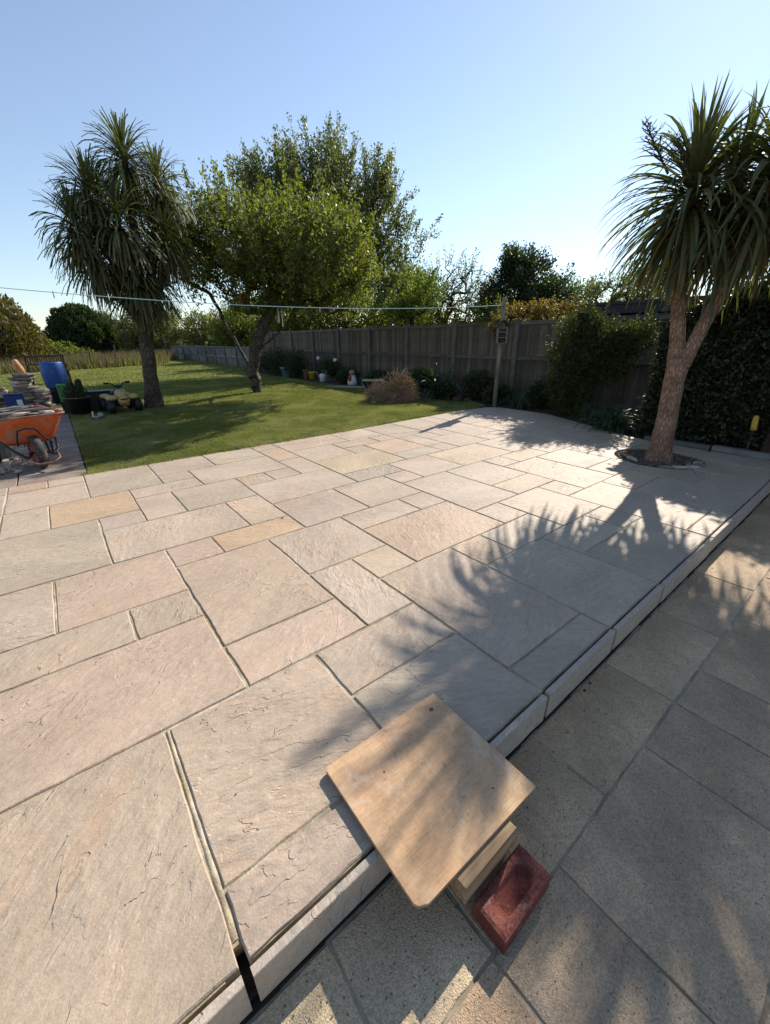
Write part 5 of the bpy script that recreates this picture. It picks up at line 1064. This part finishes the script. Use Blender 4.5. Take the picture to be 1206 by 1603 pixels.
while len(cl_) < 46:
    q = np.array([rn.uniform(-.5, .55), rn.uniform(-.55, .55)]); h = .56 * math.exp(-((q[0] - .22) ** 2 + (q[1] + .14) ** 2) / .09) + .36 * math.exp(-((q[0] + .18) ** 2 + (q[1] - .18) ** 2) / .14)
    if h > .10: cl_.append((q[0], q[1], rn.uniform(.1, 1) * h))
cl_ = np.array(cl_)
for nm_, mt_, n, sel in (('dry_leaves', HAY, 6500, slice(0, 34)), ('green_cuttings', LEAF_A, 1400, slice(34, 46))):
    cc = cl_[sel]; i_ = rn.integers(0, len(cc), n); p = cc[i_] + rn.normal(0, 1, (n, 3)) * [.06, .06, .05]; p[:, 2] = np.abs(p[:, 2]) + .01; ax_ = rn.normal(0, 1, (len(cc), 3))[i_]
    leaves(br, nm_, p, ax_, .06, mt_, rn, .14, .6)
# ---- post with insect house, washing line
ps = thing('line_post', 'tall weathered wooden post beside the fence holding the washing line', 'post', (7.05, 5.18, -.03)); MB().tube([(0, 0, -.1), (0, 0, 1.0), (0, 0, 1.99), (0, 0, 2.03)], [.048, .045, .042, .03], 10).build('pole', PALEW if False else make_wood('old_post_wood', (.13, .11, .085), (.21, .18, .145), 26, .85), ps, smooth=True)
MB().tube([(0, 0, 1.86), (-.05, -.03, 1.88), (-.06, -.03, 1.84)], .006, 5).build('hook', BLACKM, ps)
ih = thing('insect_house', 'grey wooden insect house with open compartments and pitched roof hung on the post', 'insect house', (6.96, 5.10, 1.20), R(-38)); GW = make_wood('grey_insect_wood', (.16, .145, .125), (.25, .23, .20), 30, .85)
MB().box(-.09, -.075, -.06, .06, 0, .29).build('side_panel', GW, ih); MB().box(.075, .09, -.06, .06, 0, .29).build('side_panel', GW, ih); MB().box(-.09, .09, .045, .06, 0, .29).build('back_panel', GW, ih)
for z in (0, .095, .19): MB().box(-.075, .075, -.06, .045, z, z + .012).build('shelf', GW, ih)
for s in (-1, 1): MB().add([(0, -.08, .40), (s * .115, -.08, .28), (s * .115, .07, .28), (0, .07, .40), (0, -.08, .415), (s * .125, -.08, .285), (s * .125, .07, .285), (0, .07, .415)], [(0, 1, 2, 3), (7, 6, 5, 4), (0, 4, 5, 1), (1, 5, 6, 2), (2, 6, 7, 3)]).build('roof', FELT, ih)
m = MB()
for i in range(7):
    for j in range(6): m.tube([(-.062 + i * .02, -.045, .03 + j * .042), (-.062 + i * .02, .04, .03 + j * .042)], .0085, 6)
m.build('nesting_tubes', BARK_D, ih)
la, lbp = Vector((7.02, 5.17, 1.86)), Vector((-1.15, 7.15, 1.985)); ln = []
for i in range(41):
    t = i / 40; q = la + (lbp - la) * t; q.z -= .16 * 4 * t * (1 - t); ln.append(tuple(q))
wl = thing('washing_line', 'pale blue washing line strung across the garden from the post', 'washing line', tuple(la)); MB().tube(relpts(ln, la), .0042, 6).build('cord', LINE, wl)
PEG = [simple('peg_white', (.6, .6, .55), .6, .1), simple('peg_wood', (.45, .36, .24), .7, .1)]
for i, (k_, lb_) in enumerate([(33, 'clothes peg on the line in front of the left palm, leftmost'), (31, 'second clothes peg on the line in front of the left palm'), (27, 'clothes peg on the line right of the left palm trunk'), (17, 'clothes peg on the line near the wind chime'), (14, 'clothes peg on the line in front of the tallest tree')]):
    q = ln[k_]; o = MB().cbox(0, 0, -.025, .012, .012, .075).build('clothes_peg', PEG[i % 2]); o.location = q; tag(o, lb_, 'clothes peg', 'clothes pegs on the washing line')
mp_ = thing('line_pole', 'thin metal pole outside the left edge holding the washing line', 'pole', (-1.15, 7.15, -.02)); MB().tube([(0, 0, -.1), (0, 0, 2.05)], .022, 10).build('pole', ALU, mp_)
# ---- things hanging in the apple tree
wc = thing('wind_chime', 'wind chime of pale metal tubes hanging in the apple tree', 'wind chime', (4.93, 10.35, 2.35)); MB().tube([(0, 0, .3), (0, 0, -.1)], .003, 4).build('cord', BLACKM, wc); MB().lathe([(.075, -.12), (.075, -.10)], (0, 0, 0), 14).build('top_plate', GREYP, wc)
for i, (x, y, L_) in enumerate(((-.06, .0, .50), (-.02, .05, .45), (.02, -.04, .58), (.06, .02, .40))): MB().tube([(x, y, -.16), (x, y, -.16 - L_)], .013, 8).build('chime_tube', ALU, wc)
MB().tube([(0, 0, -.1), (0, 0, -.8)], .003, 4).build('clapper_cord', BLACKM, wc); MB().lathe([(.045, -.86), (.045, -.845)], (0, 0, 0), 12).build('wind_sail', PALEW, wc)
wc2 = thing('wind_chime', 'small pair of chime tubes hanging higher in the apple tree', 'wind chime', (5.1, 10.3, 2.85)); MB().tube([(0, 0, .3), (0, 0, -.1)], .003, 4).build('cord', BLACKM, wc2)
for x in (-.03, .04): MB().tube([(x, 0, -.1), (x, 0, -.42)], .011, 8).build('chime_tube', ALU, wc2)
nf = thing('nut_feeder', 'orange oval feeder hanging in the apple tree', 'bird feeder', (4.11, 10.72, 2.23)); MB().blob((0, 0, 0), (.085, .085, .125), .02, 14, 10).build('body', MESHG, nf, smooth=True); MB().tube([(0, 0, .12), (0, 0, .6)], .003, 4).build('cord', BLACKM, nf)
# ---- garden building beyond the fence
gb = thing('garden_building', 'black flat roofed garden building beyond the fence', 'building', (12.1, 6.85, -.3)); MB().box(0, 5, -6.5, 0, 0, 2.10).build('wall', simple('black_cladding', (.03, .028, .03), .8, .3, 3, .002), gb)
MB().box(-.12, 5.1, -6.6, .12, 2.14, 2.34).build('fascia', FELT, gb); MB().box(-.16, 5.15, -6.64, .16, 2.35, 2.42).build('roof', FELT, gb); MB().box(-.06, -.01, -6.5, .05, 1.93, 2.10).build('gutter', BLACKM, gb)
# ---- distant poles and field fence
for i, (x, y, h, lb_) in enumerate([(1.9, 28.9, 1.1, 'first thin stake in the reeds right of the golden conifer'), (3.2, 30, 1.2, 'second thin stake in the reeds'), (4.7, 31.4, 1.2, 'thin stake in the reeds left of the big palm trunk')]):
    o = MB().tube([(0, 0, 0), (.08, 0, h)], .03, 6).build('fence_stake', DKWOOD); o.location = (x, y - 1.2, -.05); tag(o, lb_, 'stake', 'stakes along the reed band')
o = MB().tube([(0, 0, 1.75), (.2, 0, 0)], .05, 7).build('leaning_pole', DKWOOD); o.location = (6.75, 33.2, -.05); tag(o, 'dark pole leaning at the far end of the lawn right of the big palm trunk', 'pole')
o = MB().lathe([(.22, 0), (.20, .25), (.17, .6), (.19, .72)], (0, 0, 0), 12).build('stone_pier', WALLR, smooth=False); o.location = (6.52, .62, -.03); tag(o, 'rough brown stump at the far right edge in front of the hedge', 'stump')
o = MB().tube([(0, 0, 0), (.01, .01, .07), (.03, .02, .15), (.035, .02, .165)], [.03, .032, .028, .015], 10).build('yellow_sleeve', YELW, smooth=True); o.location = (6.33, .92, .27); tag(o, 'small yellow rubber sleeve on a stick beside the brown stump', 'sleeve')
o2 = MB().tube([(6.33, .92, -.03), (6.33, .92, .28)], .012, 6).build('short_stick', BARK_D); tag(o2, 'short dark stick carrying the yellow sleeve', 'stick')

# ---- grit and crumbs of mortar lying about
m = MB(); rd = random.Random(41)
for i in range(420):
    if i < 260: x = rd.uniform(.0, 4.5); y = yk(x / U) * U - abs(rd.gauss(0, .10)) - .02; z = ZL
    else: x = rd.uniform(-.8, 4.5); y = rd.uniform(.55, 4.6); z = .0
    s = rd.uniform(.0012, .0036); m.blob((x, y, z + s * .4), (s, s * rd.uniform(.6, 1), s * .7), .3, 5, 3, rd)
tag(m.build('scattered_grit', simple('mortar_crumb', (.20, .165, .12), .95, .6, 40, 0)), 'tiny mortar crumbs scattered over the new patio and along the kerb foot', 'grit', kind='stuff')
